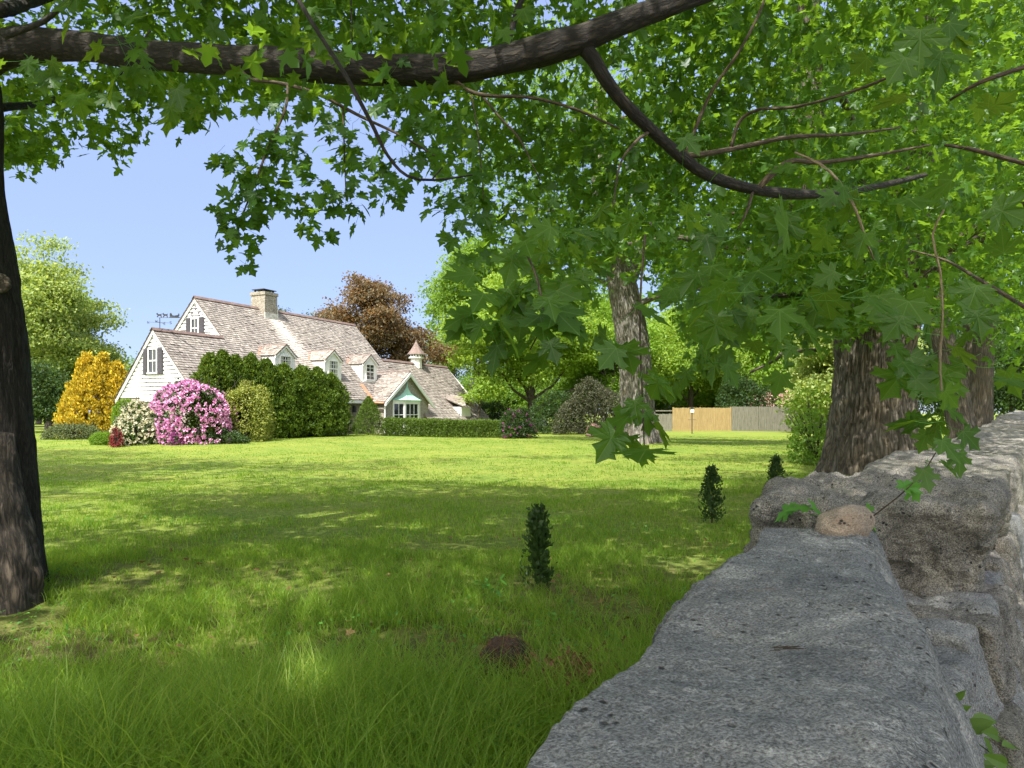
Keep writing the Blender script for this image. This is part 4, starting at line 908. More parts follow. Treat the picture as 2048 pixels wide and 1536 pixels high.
def dup(root, loc, rz, label, sc=None):
    r = root.copy(); COL.objects.link(r); r.location = loc; r.rotation_euler = (0, 0, rz); r['label'] = label
    if sc: r.scale = sc
    for ch in list(root.children):
        c = ch.copy(); COL.objects.link(c); c.parent = r
    return r
far_tree('silver_maple', (-36.5, 56, 0), 14.8, 6.6, LG['pale'], 'tall pale green tree at the edge of the lawn left of the golden conifer', 1500, 30, .27, .42, 1, 26, low=.02, T=CARD, lobe_r=.3, limbs=14, shape=1.2)
far_tree('dense_shrub_tree', (-32.5, 47.5, 0), 5.0, 3.2, LG['dark'], 'dark leafy undergrowth tree at the foot of the tall pale tree', 350, 24, .2, .35, 2, 9, low=0, limbs=5, trunk_r=.12)
far_tree('small_tree', (-33.3, 66, 0), 8.2, 3.4, LG['bright'], 'rounded bright green tree behind the golden conifer', 420, 26, .24, .4, 3, 9, low=.05, limbs=5, trunk_r=.15)
far_tree('small_tree', (-24.6, 62, 0), 9.6, 2.5, LG['pale'], 'feathery pale tree rising behind the garage ridge', 300, 18, .26, .45, 5, 10, low=.1, limbs=8, trunk_r=.15, lobe_r=.3)
far_tree('pine', (-26.2, 72, 0), 12.7, 1.6, LG['pine'], 'thin pine tip left of the stone chimney', 140, 20, .22, .4, 6, 8, low=.3, limbs=5, trunk_r=.14)
far_tree('pine', (-22.6, 70, 0), 13.2, 1.8, LG['pine'], 'blue green pine top just right of the stone chimney', 200, 22, .22, .4, 7, 9, low=.3, limbs=5, trunk_r=.16, shape=1.6)
far_tree('pine', (-20.2, 72, 0), 12.6, 2.5, LG['pine'], 'wider grey green pine top above the middle of the ridge', 260, 22, .22, .45, 8, 9, low=.3, limbs=5, trunk_r=.16)
far_tree('purple_maple', (-13.6, 66, 0), 16.0, 6.2, LG['purple'], 'tall copper and purple leaved maple behind the roof', 1350, 28, .26, .36, 9, 40, low=.1, lobe_r=.21, limbs=16, trunk_r=.3, shape=1.1)
far_tree('purple_maple', (-9.0, 68, 0), 11.6, 3.4, LG['purple'], 'smaller round purple maple beside the tall one', 800, 28, .26, .40, 10, 14, low=.1, lobe_r=.36, limbs=9, trunk_r=.2)
far_tree('linden', (-3.2, 76, 0), 21.5, 8.0, LG['mid'], 'big dark green rounded tree above the low roof end', 1500, 28, .34, .5, 11, 24, low=.2, lobe_r=.34, limbs=10, trunk_r=.4)
far_tree('honey_locust', (1.6, 58, 0), 13.4, 7.6, LG['yel'], 'feathery yellow green tree with low limb right of the house', 3000, 26, .26, .42, 12, 40, low=.26, lobe_r=.30, limbs=14, trunk_r=.32, flat=.25)
far_tree('honey_locust', (-2.6, 55, 0), 5.6, 2.2, LG['yel'], 'small feathery tree overhanging the low wing dormer', 240, 24, .2, .36, 13, 9, low=.3, lobe_r=.34, limbs=7, trunk_r=.1, flat=.25)
# the low limb that sweeps right from the honey locust trunk
hl = bpy.data.objects['honey_locust']
limb('limb', [(0, 0, 1.5, .22), (.9, 0, 2.1, .17), (2.2, -.1, 2.9, .13), (4.0, 0, 3.7, .07)], BK['far'], hl, .3, 8)
lot = [(8.5, 66, 13, 6, 'bright', 'lime green tree seen left of the centre trunk'), (17.5, 70, 13, 7, 'yel', 'sunlit yellow green tree behind the lamp post'), (27.5, 73, 15, 8, 'bright', 'broad sunlit tree behind the weathered fence panels'), (25.0, 52, 9.5, 5.5, 'pale', 'pale low branching tree at the right end of the fence')]
for k, (x, y, h, r_, lf, lab) in enumerate(lot):
    far_tree('garden_tree', (x, y, 0), h, r_, LG[lf], lab, 1700, 26, .28, .48, 30 + k, 24, low=.02, lobe_r=.34, limbs=9, trunk_r=.28)
# woodland edge closing the view
wa = far_tree('woodland_tree', (12, 92, 0), 19, 8, LG['mid'], 'tall woodland tree behind the outbuilding roof', 750, 26, .42, .65, 50, 16, low=.03, lobe_r=.36, limbs=6, group='woodland trees closing the view')
ua = far_tree('understorey_tree', (14, 77, 0), 6.0, 4.2, LG['mid'], 'low leafy tree closing the gap above the yellow fence', 700, 24, .28, .45, 57, 14, low=.0, limbs=5, trunk_r=.12, group='low trees behind the fence')
for k, (x, y, s_, lab) in enumerate([(6.5, 74, 1., 'low leafy tree left of the centre trunk'), (21.5, 78, 1.15, 'low leafy tree above the weathered fence'), (29, 76, 1.2, 'low leafy tree right of the dusty pink shrub'), (35.5, 70, 1.1, 'low leafy tree behind the loose green shrub'), (0.5, 72, .9, 'low leafy tree in front of the neighbouring house'), (41, 62, 1.1, 'low leafy tree seen over the wall')]): dup(ua, (x, y, 0), k * 1.1, lab, (s_, s_, s_))
wb = far_tree('woodland_tree', (40, 84, 0), 17, 8, LG['dark'], 'dark woodland tree at the far right behind the stone wall', 750, 26, .42, .65, 51, 16, low=.03, lobe_r=.36, limbs=6, group='woodland trees closing the view')
more = [(wb, 27, 54, .42, 'low dark understorey tree seen past the big trunk'), (wb, 33, 47, .45, 'low dark understorey tree over the far end of the wall'), (wa, 45, 54, .6, 'woodland tree over the far end of the wall'), (wa, 3, 84, .85, 'woodland tree filling behind the yellow green feathery tree'), (wa, -8, 96, .7, 'woodland tree low behind the purple maples'), (wa, -52, 78, .9, 'woodland tree at the far left edge behind the leaning trunk'), (wb, -46, 64, .62, 'dark woodland tree low behind the tall pale tree'), (wa, 2, 100, .9, 'wide woodland tree behind the neighbouring house'), (wa, 26, 100, .95, 'woodland tree filling the gap behind the lime trees'), (wa, 22, 88, .8, 'lower woodland tree behind the weathered fence'), (wa, 52, 100, 1.1, 'tallest woodland tree beyond the end of the wall'), (wa, 44, 66, .8, 'woodland tree right of the wall behind the trunks'), (wb, 60, 82, 1., 'dark woodland tree outside the right edge'), (wa, -68, 100, 1.1, 'distant woodland tree at the left'), (wb, 36, 56, .6, 'dark understorey tree between the far trunks')]
for k, (r0, x, y, s_, lab) in enumerate(more): dup(r0, (x, y, 0), k * 1.3 + .6, lab, (s_, s_, s_))

# ---------------------------------------------------------------- big near trees
def trunk_mesh(name, pts, m, parent, n=120, step=.05, flare=(.55, .9, 6), seed=0, ridge_=.06, ell=None):
    """pts rows x y z r; root flare with lobes and raised bark plates"""
    q = smooth_path(pts, step); V, Q, (Nn, bc) = tube(q[:, :3], q[:, 3], n); r = np.repeat(q[:, 3], n)
    z = V[:, 2] - q[0, 2]; th = np.arctan2(bc[:, 1], bc[:, 0]); fa, fz, fl = flare
    rg = np.random.default_rng(seed); k = np.exp(-z / fz)
    lob = .45 + .55 * np.maximum(0, np.cos(fl * th * .5 + rg.uniform(0, 6)) * .6 + np.cos(fl * th + rg.uniform(0, 6)) * .6 + .3)
    c3 = np.c_[np.cos(th), np.sin(th), z]
    d = fa * k * lob + .07 * fbm(c3 * [1.5, 1.5, .8], 3, seed + 2)
    warp = fbm(c3 * [2, 2, 1.1], 2, seed + 7) * 1.3
    rn = fbm(np.c_[c3[:, 0] * 8 + warp, c3[:, 1] * 8 + warp, z * 1.3], 4, seed + 3)
    rid = 1 - np.abs(rn) * 3.2; rid = np.clip(rid, -.3, 1)
    d = d + ridge_ * (.5 - rid) + .02 * fbm(np.c_[c3[:, :2] * 22, z * 9], 3, seed + 4)
    if ell is not None: d = d + ell(th, z)
    V = V + Nn * (r * d)[:, None]
    return mesh(name, V, [Q], m, parent, smooth=True, attr={'bc': (np.c_[np.cos(th) * .6, np.sin(th) * .6, bc[:, 2]], 'FLOAT_VECTOR')})
def off(o): o['_off'] = [float(v) for v in o.location]; return o
def PX(rows):    # (px, py, Y, r) -> world rows
    return [np.r_[P(a, b, c), r] for a, b, c, r in rows]

# A: the tree at the left edge with the long limb across the top
TA = off(empty('maple_tree', (-4.4, 6.2, 0), label='dark barked maple at the left edge whose long limb crosses the top', cat='tree'))
trunk_mesh('trunk', [(-4.49, 6.2, -.15, .34), (-4.49, 6.2, .25, .33), (-4.53, 6.2, 1.0, .315), (-4.58, 6.2, 1.9, .30), (-4.66, 6.2, 2.7, .285), (-4.79, 6.2, 3.6, .28), (-4.83, 6.2, 4.4, .29), (-5.01, 6.2, 5.4, .24), (-4.6, 6.4, 7.5, .19), (-4.4, 6.6, 10, .13), (-4.0, 8, 15, .05)], BK['maple'], TA, 110, .04, (.4, .28, 5), 3, .05)
limb('root_buttress', [(-4.36, 6.02, 1.35, .12), (-4.27, 5.9, .85, .19), (-4.12, 5.75, .35, .24), (-4.0, 5.62, -.15, .30)], BK['butt'], TA, .03, 40, .22, 4)
kn = MB()
limb('branch_scar', [(-4.33, 6.0, 2.62, .02), (-4.31, 5.97, 2.63, .085), (-4.30, 5.93, 2.64, .07), (-4.29, 5.92, 2.64, .01)], BK['old'], TA, .01, 18, .2, 5)
limb('main_limb', PX([(-110, 165, 6.2, .19), (0, 102, 6.0, .145), (160, 92, 5.7, .116), (300, 112, 5.4, .106), (500, 122, 5.0, .100), (640, 132, 4.7, .098), (760, 140, 4.6, .094), (900, 135, 4.5, .088), (1010, 118, 4.45, .087), (1130, 88, 4.4, .092), (1180, 72, 4.4, .080), (1280, 30, 4.4, .068), (1400, -12, 4.45, .062), (1600, -90, 4.6, .05), (1800, -150, 5, .04)]), BK['maple'], TA, .025, 48, .10, 7, .16)
limb('branch', PX([(1150, 80, 4.4, .05), (1182, 112, 4.42, .047), (1215, 165, 4.5, .042), (1262, 222, 4.62, .040), (1330, 285, 4.85, .039), (1365, 315, 4.95, .041), (1420, 352, 5.1, .038), (1530, 383, 5.4, .040), (1640, 388, 5.8, .036), (1745, 375, 6.3, .03), (1850, 350, 7, .022)]), BK['maple'], TA, .025, 24, .12, 9)
def twig(rows, m='twig', parent=None, name='branch', n=7, step=.04, amp=.15): return limb(name, PX(rows), BK[m], parent or TA, step, n, amp, 11)
twig([(1360, 312, 4.95, .022), (1420, 306, 5.0, .021), (1500, 290, 5.1, .019), (1580, 274, 5.2, .016), (1700, 268, 5.4, .012), (1800, 255, 5.6, .007)])
twig([(1515, 380, 5.35, .028), (1545, 348, 5.3, .026), (1585, 322, 5.3, .022), (1640, 325, 5.4, .018), (1740, 312, 5.5, .014), (1860, 290, 5.6, .008)])
twig([(1462, 296, 5.05, .014), (1478, 245, 5.0, .013), (1515, 220, 4.9, .011), (1600, 212, 4.6, .010), (1740, 170, 4.3, .009), (1900, 95, 4.0, .007)])
twig([(1300, 262, 4.75, .012), (1270, 285, 4.6, .010), (1240, 330, 4.5, .007), (1225, 420, 4.4, .004)])
twig([(1370, 310, 4.95, .014), (1420, 190, 4.9, .012), (1480, 100, 4.8, .010), (1525, 10, 4.8, .009), (1540, -60, 4.8, .008)])
twig([(1505, 385, 5.3, .012), (1495, 420, 5.2, .010), (1475, 460, 5.2, .005)])
twig([(480, 140, 4.87, .016), (505, 158, 4.8, .014), (570, 168, 4.7, .013), (640, 190, 4.6, .012), (720, 232, 4.5, .010), (800, 270, 4.4, .008), (870, 312, 4.35, .004)])
twig([(576, 168, 4.7, .010), (570, 220, 4.6, .009), (535, 300, 4.5, .008), (505, 380, 4.4, .006), (482, 440, 4.4, .004), (472, 490, 4.4, .003)])
twig([(685, 212, 4.55, .006), (688, 280, 4.45, .005), (692, 400, 4.4, .003)])
twig([(905, 158, 4.5, .016), (940, 182, 4.45, .013), (985, 192, 4.4, .012), (1060, 195, 4.4, .010), (1150, 218, 4.4, .009), (1240, 258, 4.4, .005)])
twig([(965, 192, 4.43, .008), (1000, 235, 4.3, .007), (1040, 280, 4.25, .006), (1080, 360, 4.2, .003)])
twig([(942, 188, 4.45, .005), (955, 260, 4.35, .004), (968, 400, 4.3, .003)])
twig([(585, -20, 3.2, .010), (640, 70, 3.1, .010), (690, 148, 3.0, .010), (740, 240, 3.0, .009), (775, 310, 3.0, .007), (815, 352, 3.0, .006), (870, 360, 3.0, .005), (945, 350, 3.0, .003)], 'maple')
twig([(865, 358, 3.0, .004), (885, 335, 3.0, .003)], 'maple')
twig([(1060, -40, 4.5, .022), (1035, 20, 4.5, .02), (1018, 80, 4.46, .02), (1010, 100, 4.45, .02)], 'maple')
for rows in ([(150, -20, 4.6, .012), (90, 40, 5.0, .02), (10, 70, 5.3, .03)], [(0, 20, 5.5, .06), (60, 5, 6.2, .05), (160, -30, 7, .03)], [(700, -30, 4.6, .006), (704, 60, 4.6, .005), (702, 110, 4.6, .005)], [(0, 215, 8, .05), (90, 205, 9, .04), (170, 170, 10, .02)], [(240, 150, 3.0, .005), (300, 60, 3.0, .004)]):
    twig(rows, 'maple')
twig([(1590, 305, 2.6, .004), (1640, 328, 2.55, .005), (1680, 365, 2.5, .005), (1712, 420, 2.5, .005), (1732, 480, 2.5, .004), (1748, 520, 2.5, .003)], 'pale')
twig([(1732, 482, 2.5, .003), (1765, 482, 2.5, .0015)], 'pale')
twig([(1888, 420, 2.1, .003), (1865, 470, 2.1, .0035), (1880, 540, 2.1, .0035), (1885, 620, 2.1, .0035), (1880, 740, 2.1, .0032), (1888, 810, 2.1, .003)], 'pale')
twig([(2060, 130, 3.4, .012), (1960, 165, 3.4, .010), (1900, 200, 3.5, .006)])
twig([(2060, 330, 4, .014), (1950, 300, 4, .012), (1890, 290, 4, .008)])
twig([(2060, 620, 4, .012), (1960, 560, 4.4, .012), (1890, 520, 4.8, .008), (1820, 500, 5, .004)])
twig([(1050, 500, 2.3, .004), (1075, 560, 2.25, .004), (1085, 640, 2.2, .003), (1060, 700, 2.2, .002)])
twig([(1290, 470, 2.3, .004), (1280, 620, 2.2, .0035), (1285, 800, 2.1, .003), (1290, 920, 2.05, .002)])

# foliage of A, in real depth: overhead crown plus what hangs into view
rgA = np.random.default_rng(101)
c1 = np.vstack([shell(760, (-3, 10, 14.5), (8.5, 7, 5), rgA, .2), shell(900, (-5.0, 6.8, 9.2), (5.2, 5.4, 4.8), rgA, .15), shell(420, (.5, 7.6, 8.2), (5.5, 4.0, 4.0), rgA, .2), shell(300, (-1.5, 2.2, 7.6), (5, 3.5, 3.2), rgA, .2)])
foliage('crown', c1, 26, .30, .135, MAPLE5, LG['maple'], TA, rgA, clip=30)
def box_clumps(n, px0, px1, py0, py1, Y0, Y1, rg): return np.array([P(rg.uniform(px0, px1), rg.uniform(py0, py1), rg.uniform(Y0, Y1)) for _ in range(n)])
c2 = np.vstack([box_clumps(40, -60, 300, -40, 300, 7.5, 11, rgA), box_clumps(32, 270, 620, -60, 210, 6, 10, rgA), box_clumps(26, 620, 900, -60, 190, 5, 9, rgA), box_clumps(18, 560, 860, 130, 260, 4.4, 6.5, rgA), box_clumps(22, -40, 70, 220, 345, 8, 11, rgA), box_clumps(26, 60, 300, 140, 330, 7.5, 11, rgA), box_clumps(16, 360, 440, 120, 270, 7, 9, rgA)])
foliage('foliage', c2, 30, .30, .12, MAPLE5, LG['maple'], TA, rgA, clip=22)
c3 = np.vstack([box_clumps(120, 880, 1600, -60, 420, 6.6, 10.5, rgA), box_clumps(130, 1350, 2080, -60, 560, 6.8, 11, rgA), box_clumps(60, 900, 1350, 200, 600, 6.0, 10, rgA)])
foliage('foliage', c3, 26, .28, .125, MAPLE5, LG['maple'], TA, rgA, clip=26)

def spray(name, rows, n, size, parent, m='near', seed=0, spread=.10, face=.55, T=MAPLE):
    """leaves in pairs on petioles along a twig path"""
    rg = np.random.default_rng(seed); q = smooth_path(PX(rows), .02)[:, :3]
    i = rg.integers(0, len(q), n); p0 = q[i]
    side = unit(rg.normal(size=(n, 3)) * [1, .8, .5] - [0, 0, .25]); L_ = rg.uniform(.3, 1.1, n)[:, None] * spread; p = p0 + side * L_
    nr = unit(np.array([0, -face, 1 - face * .4]) + rg.normal(size=(n, 3)) * .38)
    tip = unit(side * .8 + rg.normal(size=(n, 3)) * .35 - [0, 0, .75])
    V, Fc = place(T, p, nr, tip, size * rg.uniform(.65, 1.15, n), rg)
    st = MB()
    for a, b in zip(p0, p): st.tube([a, (a + b) / 2 + [0, 0, -.006], b], .0011, 3, cap=False)
    SV = np.vstack(st.V); SF = np.vstack(st.F[4]) + len(V); lc = np.vstack([np.tile(T[0], (n, 1)), np.zeros((len(SV), 3))])
    return mesh(name, np.vstack([V, SV]), [Fc, SF], [LG[m], LG['weed']], parent, attr={'lc': (lc, 'FLOAT_VECTOR')}, midx=[0, 1])
# hanging sprays against the sky
for k, (rows, n, sz, sp) in enumerate([
    ([(570, 200, 4.6), (535, 300, 4.5), (505, 380, 4.4), (478, 440, 4.4), (472, 505, 4.4)], 70, .088, .15),
    ([(450, 290, 4.5), (450, 330, 4.5)], 12, .08, .1), ([(520, 250, 4.5), (600, 320, 4.5), (640, 410, 4.5)], 48, .085, .15), ([(470, 340, 4.4), (540, 385, 4.4)], 24, .085, .12),
    ([(520, 335, 4.5), (580, 390, 4.45), (640, 452, 4.4)], 24, .085, .12), ([(640, 200, 4.6), (690, 300, 4.5), (700, 420, 4.4)], 48, .085, .16),
    ([(700, 230, 4.5), (740, 340, 4.4), (800, 390, 4.35)], 36, .085, .14), ([(440, 425, 4.4), (500, 450, 4.4)], 16, .08, .12), ([(455, 470, 4.4), (480, 520, 4.4), (500, 510, 4.4)], 9, .085, .07), ([(620, 440, 4.4), (650, 470, 4.4)], 6, .09, .06), ([(780, 150, 4.5), (800, 280, 4.4), (830, 330, 4.4)], 40, .085, .16), ([(640, 370, 4.4), (720, 420, 4.4)], 18, .085, .10), ([(860, 200, 4.4), (900, 300, 4.4), (960, 380, 4.3)], 60, .09, .2), ([(900, 360, 4.3), (960, 500, 4.3)], 50, .09, .2)]):
    spray('hanging_leaves', [r + (.002,) for r in rows], n, sz, TA, 'maple', 200 + k, sp, .6)
# large leaves close to the viewer
for k, (rows, n, sz, sp) in enumerate([
    ([(1040, 470, 2.4), (1075, 560, 2.25), (1085, 660, 2.2)], 30, .125, .13), ([(980, 590, 2.2), (960, 690, 2.15)], 16, .12, .09), ([(1010, 560, 2.3), (960, 620, 2.2)], 9, .115, .09), ([(1090, 620, 2.2), (1120, 690, 2.2)], 8, .12, .09),
    ([(1240, 600, 2.2), (1225, 690, 2.1)], 9, .12, .09), ([(1285, 740, 2.1), (1290, 860, 2.05)], 11, .115, .10), ([(1290, 870, 2.05), (1290, 935, 2.0)], 5, .13, .07), ([(1180, 440, 2.5), (1130, 520, 2.5)], 12, .12, .14),
    ([(1385, 600, 2.4), (1395, 760, 2.3)], 11, .12, .12), ([(1480, 540, 2.2), (1600, 600, 2.0)], 14, .15, .16), ([(1330, 380, 2.6), (1480, 470, 2.4)], 18, .13, .2), ([(1560, 640, 2.0), (1620, 680, 2.0)], 4, .13, .08),
    ([(1700, 500, 2.3), (1760, 640, 2.2), (1800, 800, 2.1)], 20, .13, .14), ([(1885, 560, 2.1), (1880, 740, 2.1)], 14, .125, .14), ([(1888, 800, 2.1), (1880, 860, 2.0)], 14, .12, .12), ([(1950, 700, 2.2), (2050, 760, 2.2)], 9, .13, .12),
    ([(1800, 60, 2.6), (1920, 230, 2.3), (1930, 330, 2.2)], 22, .135, .22), ([(1680, 330, 2.5), (1850, 480, 2.3)], 26, .13, .22), ([(150, -30, 2.9), (240, 60, 2.8), (300, 130, 2.8)], 32, .12, .17), ([(20, 90, 3.3), (120, 150, 3.2), (200, 200, 3.2)], 16, .12, .12),
    ([(350, 130, 3.0), (370, 220, 3.0)], 9, .11, .10), ([(1950, 540, 2.4), (2060, 600, 2.4)], 10, .13, .16), ([(1850, 920, 2.3), (1880, 900, 2.2)], 3, .11, .06), ([(1130, 430, 3.2), (1110, 570, 3.1)], 30, .12, .16), ([(1390, 560, 3.0), (1400, 710, 3.0)], 24, .12, .16), ([(1470, 560, 3.0), (1490, 700, 3.0)], 24, .12, .16), ([(1580, 560, 2.8), (1590, 680, 2.8)], 18, .12, .15), ([(900, -20, 3.2), (1010, 60, 3.2)], 16, .11, .2), ([(700, -20, 3.2), (640, 60, 3.2)], 14, .11, .16)]):
    spray('hanging_leaves', [r + (.002,) for r in rows], max(2, int(n * .62)), sz * .9, TA, 'near', 300 + k, sp * 1.15, .5)
del TA['_off']

# C: the big foreground trunk at the wall
TC = off(empty('maple_tree', (8.2, 15.6, 0), label='massive shaggy barked maple standing against the stone wall', cat='tree'))
def knot(th, z): return .16 * np.exp(-((z - 1.2) / .9) ** 2) * np.maximum(0, np.cos(th - 4.4)) ** 8 + .10 * np.sin(z * 3.4) * np.maximum(0, np.cos(th - 4.9)) ** 20 * np.exp(-z / 2.4)
trunk_mesh('trunk', [(7.75, 15.3, -.1, .84), (7.75, 15.3, .6, .82), (7.78, 15.35, 1.6, .76), (7.82, 15.4, 2.6, .72), (7.9, 15.4, 3.4, .78), (7.9, 15.4, 4.2, .74)], BK['old'], TC, 260, .03, (.62, .55, 6), 12, .085, knot)
limb('trunk_fork', [(7.6, 15.4, 3.4, .52), (6.9, 15.2, 5, .46), (6.3, 15, 7.5, .36), (6.2, 15, 11, .22), (6.5, 15, 14, .08)], BK['old'], TC, .08, 40, .12, 14)
limb('trunk_fork', [(8.1, 15.5, 3.4, .55), (8.7, 15.8, 5.2, .45), (9.3, 16.2, 8, .34), (9.6, 16.3, 11, .22), (9.8, 16.3, 14, .08)], BK['old'], TC, .08, 40, .12, 15)
rgC = np.random.default_rng(103)
for k, (a, b, c, d) in enumerate([(-3.2, -2.5, 1.0, .10), (-4.2, .5, 1.4, .12), (-2.2, 3.2, 1.3, .1), (2.5, -3.5, 1.6, .12), (4.0, 2.5, 1.4, .12), (-2.5, -4.0, 2.4, .12), (.5, -4.5, .9, .10), (-4.5, -1.5, 3.5, .1)]):
    limb('branch', [(7.9 + a * .08, 15.4 + b * .08, 4.0, d * 1.3), (7.9 + a * .5, 15.4 + b * .5, 4.2 + c * .5, d), (7.9 + a, 15.4 + b, 4.2 + c * .9, d * .55), (7.9 + a * 1.5, 15.4 + b * 1.5, 4.0 + c * .8, .02)], BK['old'], TC, .12, 12, .12, 20 + k)
twig([(1670, 590, 14, .05), (1600, 588, 12, .05), (1480, 600, 11, .03)], 'old', TC); twig([(1640, 700, 17, .05), (1570, 705, 17, .05), (1550, 720, 17, .04), (1500, 745, 17, .03)], 'old', TC)
cC = np.vstack([shell(1000, (7.8, 15.4, 10.2), (6.3, 6.2, 5.8), rgC, .15), box_clumps(110, 1290, 1700, 350, 760, 10.5, 15, rgC), box_clumps(120, 1500, 2080, 250, 640, 9, 14, rgC), box_clumps(70, 1820, 2100, 500, 760, 10, 20, rgC), box_clumps(60, 1560, 1760, 480, 700, 11, 14, rgC)])
foliage('crown', cC, 28, .34, .14, MAPLE5, LG['maple'], TC, rgC, clip=30)
del TC['_off']
# B: the tall centre maple
TB = off(empty('maple_tree', (6.15, 34, 0), label='tall grey trunked maple standing alone in the middle of the lawn', cat='tree'))
trunk_mesh('trunk', [(6.05, 34, -.1, .86), (6.05, 34, .7, .80), (5.98, 34, 2.5, .76), (5.85, 34, 4.5, .74), (5.5, 34, 6.5, .72), (5.1, 34, 8.5, .64), (4.5, 34, 11, .55), (4.2, 34, 15, .4), (4.2, 34, 19, .15)], BK['grey'], TB, 150, .07, (.85, .75, 5), 32, .07)
limb('trunk_fork', [(5.4, 34, 7.5, .4), (6.3, 34, 9.5, .34), (7.6, 34.4, 12.5, .25), (8.6, 34.6, 16.5, .08)], BK['grey'], TB, .15, 20, .1, 33)
rgB = np.random.default_rng(104)
for k in range(12):
    a = k * 2.4; z0 = 6.5 + k * .9; r_ = rgB.uniform(4, 6.5); x0 = np.interp(z0, [6.5, 8.5, 11, 15], [5.5, 5.1, 4.5, 4.2])
    limb('branch', [(x0, 34, z0, .16), (x0 + .4 * r_ * math.cos(a), 34 + .4 * r_ * math.sin(a), z0 + .9, .12), (x0 + r_ * math.cos(a), 34 + r_ * math.sin(a), z0 + .9, .03)], BK['grey'], TB, .3, 8, .1, 40 + k)
cB = np.vstack([shell(1500, (4.6, 34, 12.8), (8.4, 7.8, 7.2), rgB, .25), shell(170, (1.2, 32.5, 9.0), (3.0, 3, 3.0), rgB, .3), shell(300, (9.0, 32, 7.6), (4.0, 3.4, 3.2), rgB, .3), shell(150, (4.6, 29.5, 7.8), (3, 2, 2.4), rgB, .3), shell(90, (1.6, 31.5, 5.8), (1.5, 1.5, 1.3), rgB, .3)])
foliage('crown', cB, 28, .42, .17, MAPLE5, LG['maple'], TB, rgB, clip=24)
del TB['_off']
# row of trunks along the wall further back, and the trees standing behind the viewer whose shade covers the lawn
def row_tree(x, y, r_, lab, seed, vis=True, n=420, lean=0.0, hc=10.5, rc=6.0):
    t = off(empty('maple_tree', (x, y, 0), label=lab, cat='tree', group='maples in a row along the wall'))
    trunk_mesh('trunk', [(x, y, -.3, r_), (x, y, .8, r_ * .95), (x + lean * .4, y, 3, r_ * .85), (x + lean, y, 6, r_ * .7), (x + lean, y, 13, .12)], BK['old'], t, 80, .12, (.5, .6, 5), seed, .07)
    rg = np.random.default_rng(seed); c = shell(n, (x + lean, y, hc), (rc, rc, rc * .8), rg, .15)
    return t, c, rg
for k, (x, y, r_, lab, lean) in enumerate([(14.6, 23.0, .42, 'leaning grey trunk behind the massive maple', -1.0), (16.6, 25.2, .40, 'maple with sunlit bark edge beyond the leaning trunk', .2), (21.5, 33, .6, 'maple further along the wall at the right edge', 0)]):
    t, c, rg = row_tree(x, y, r_, lab, 70 + k, lean=lean, n=620)
    foliage('crown', c, 26, .42, .17, MAPLE5, LG['maple'], t, rg, clip=26); del t['_off']
for k, (x, y, n, hc, rc) in enumerate(SHADE):
    t = off(empty('maple_tree', (x, y, 0), label='maple behind the viewer, %s' % ['nearest over the wall', 'left of the drive', 'further left', 'far left', 'directly behind'][k % 5], cat='tree', group='maples in a row along the wall'))
    trunk_mesh('trunk', [(x, y, -.3, .4), (x, y, .8, .38), (x, y, 6, .3), (x, y, 12, .1)], BK['old'], t, 40, .3, (.5, .6, 5), 80 + k, .05)
    rg = np.random.default_rng(90 + k); c = shell(n, (x, y, hc), (rc, rc, rc * .7), rg, .1)
    foliage('crown', c, 22, .45, .2, MAPLE5, LG['maple'], t, rg, clip=26); del t['_off']
# ---------------------------------------------------------------- the dry stone wall
wall = off(empty('stone_wall', (2.6, 3.95, 0), label='massive dry laid grey stone wall running from the near corner along the row of maples', cat='stone wall'))
M['soil'] = varied('dark_joint_soil', [(.3, (.02, .018, .012)), (.7, (.06, .05, .035))], 12, .95, .5, 40)
def cube_sphere(n):
    g = np.linspace(-1, 1, n + 1); A, B = np.meshgrid(g, g); A, B = A.ravel(), B.ravel(); O = np.ones_like(A); V = []
    for s_ in (-1, 1): V += [np.c_[s_ * O, s_ * A, B], np.c_[-s_ * A, s_ * O, B], np.c_[s_ * A, B, s_ * O]]
    V = np.vstack(V); m = (n + 1) ** 2; i = np.arange(n)[:, None] * (n + 1); j = np.arange(n)[None]
    q = np.stack([i + j, i + j + 1, i + n + 2 + j, i + n + 1 + j], -1).reshape(-1, 4)
    Fc = np.vstack([q + m * k for k in range(6)])
    key = np.round(V * 20000).astype(np.int64); _, idx, inv = np.unique(key, axis=0, return_index=True, return_inverse=True)
    return V[idx], inv.reshape(-1)[Fc]
_CS = {}
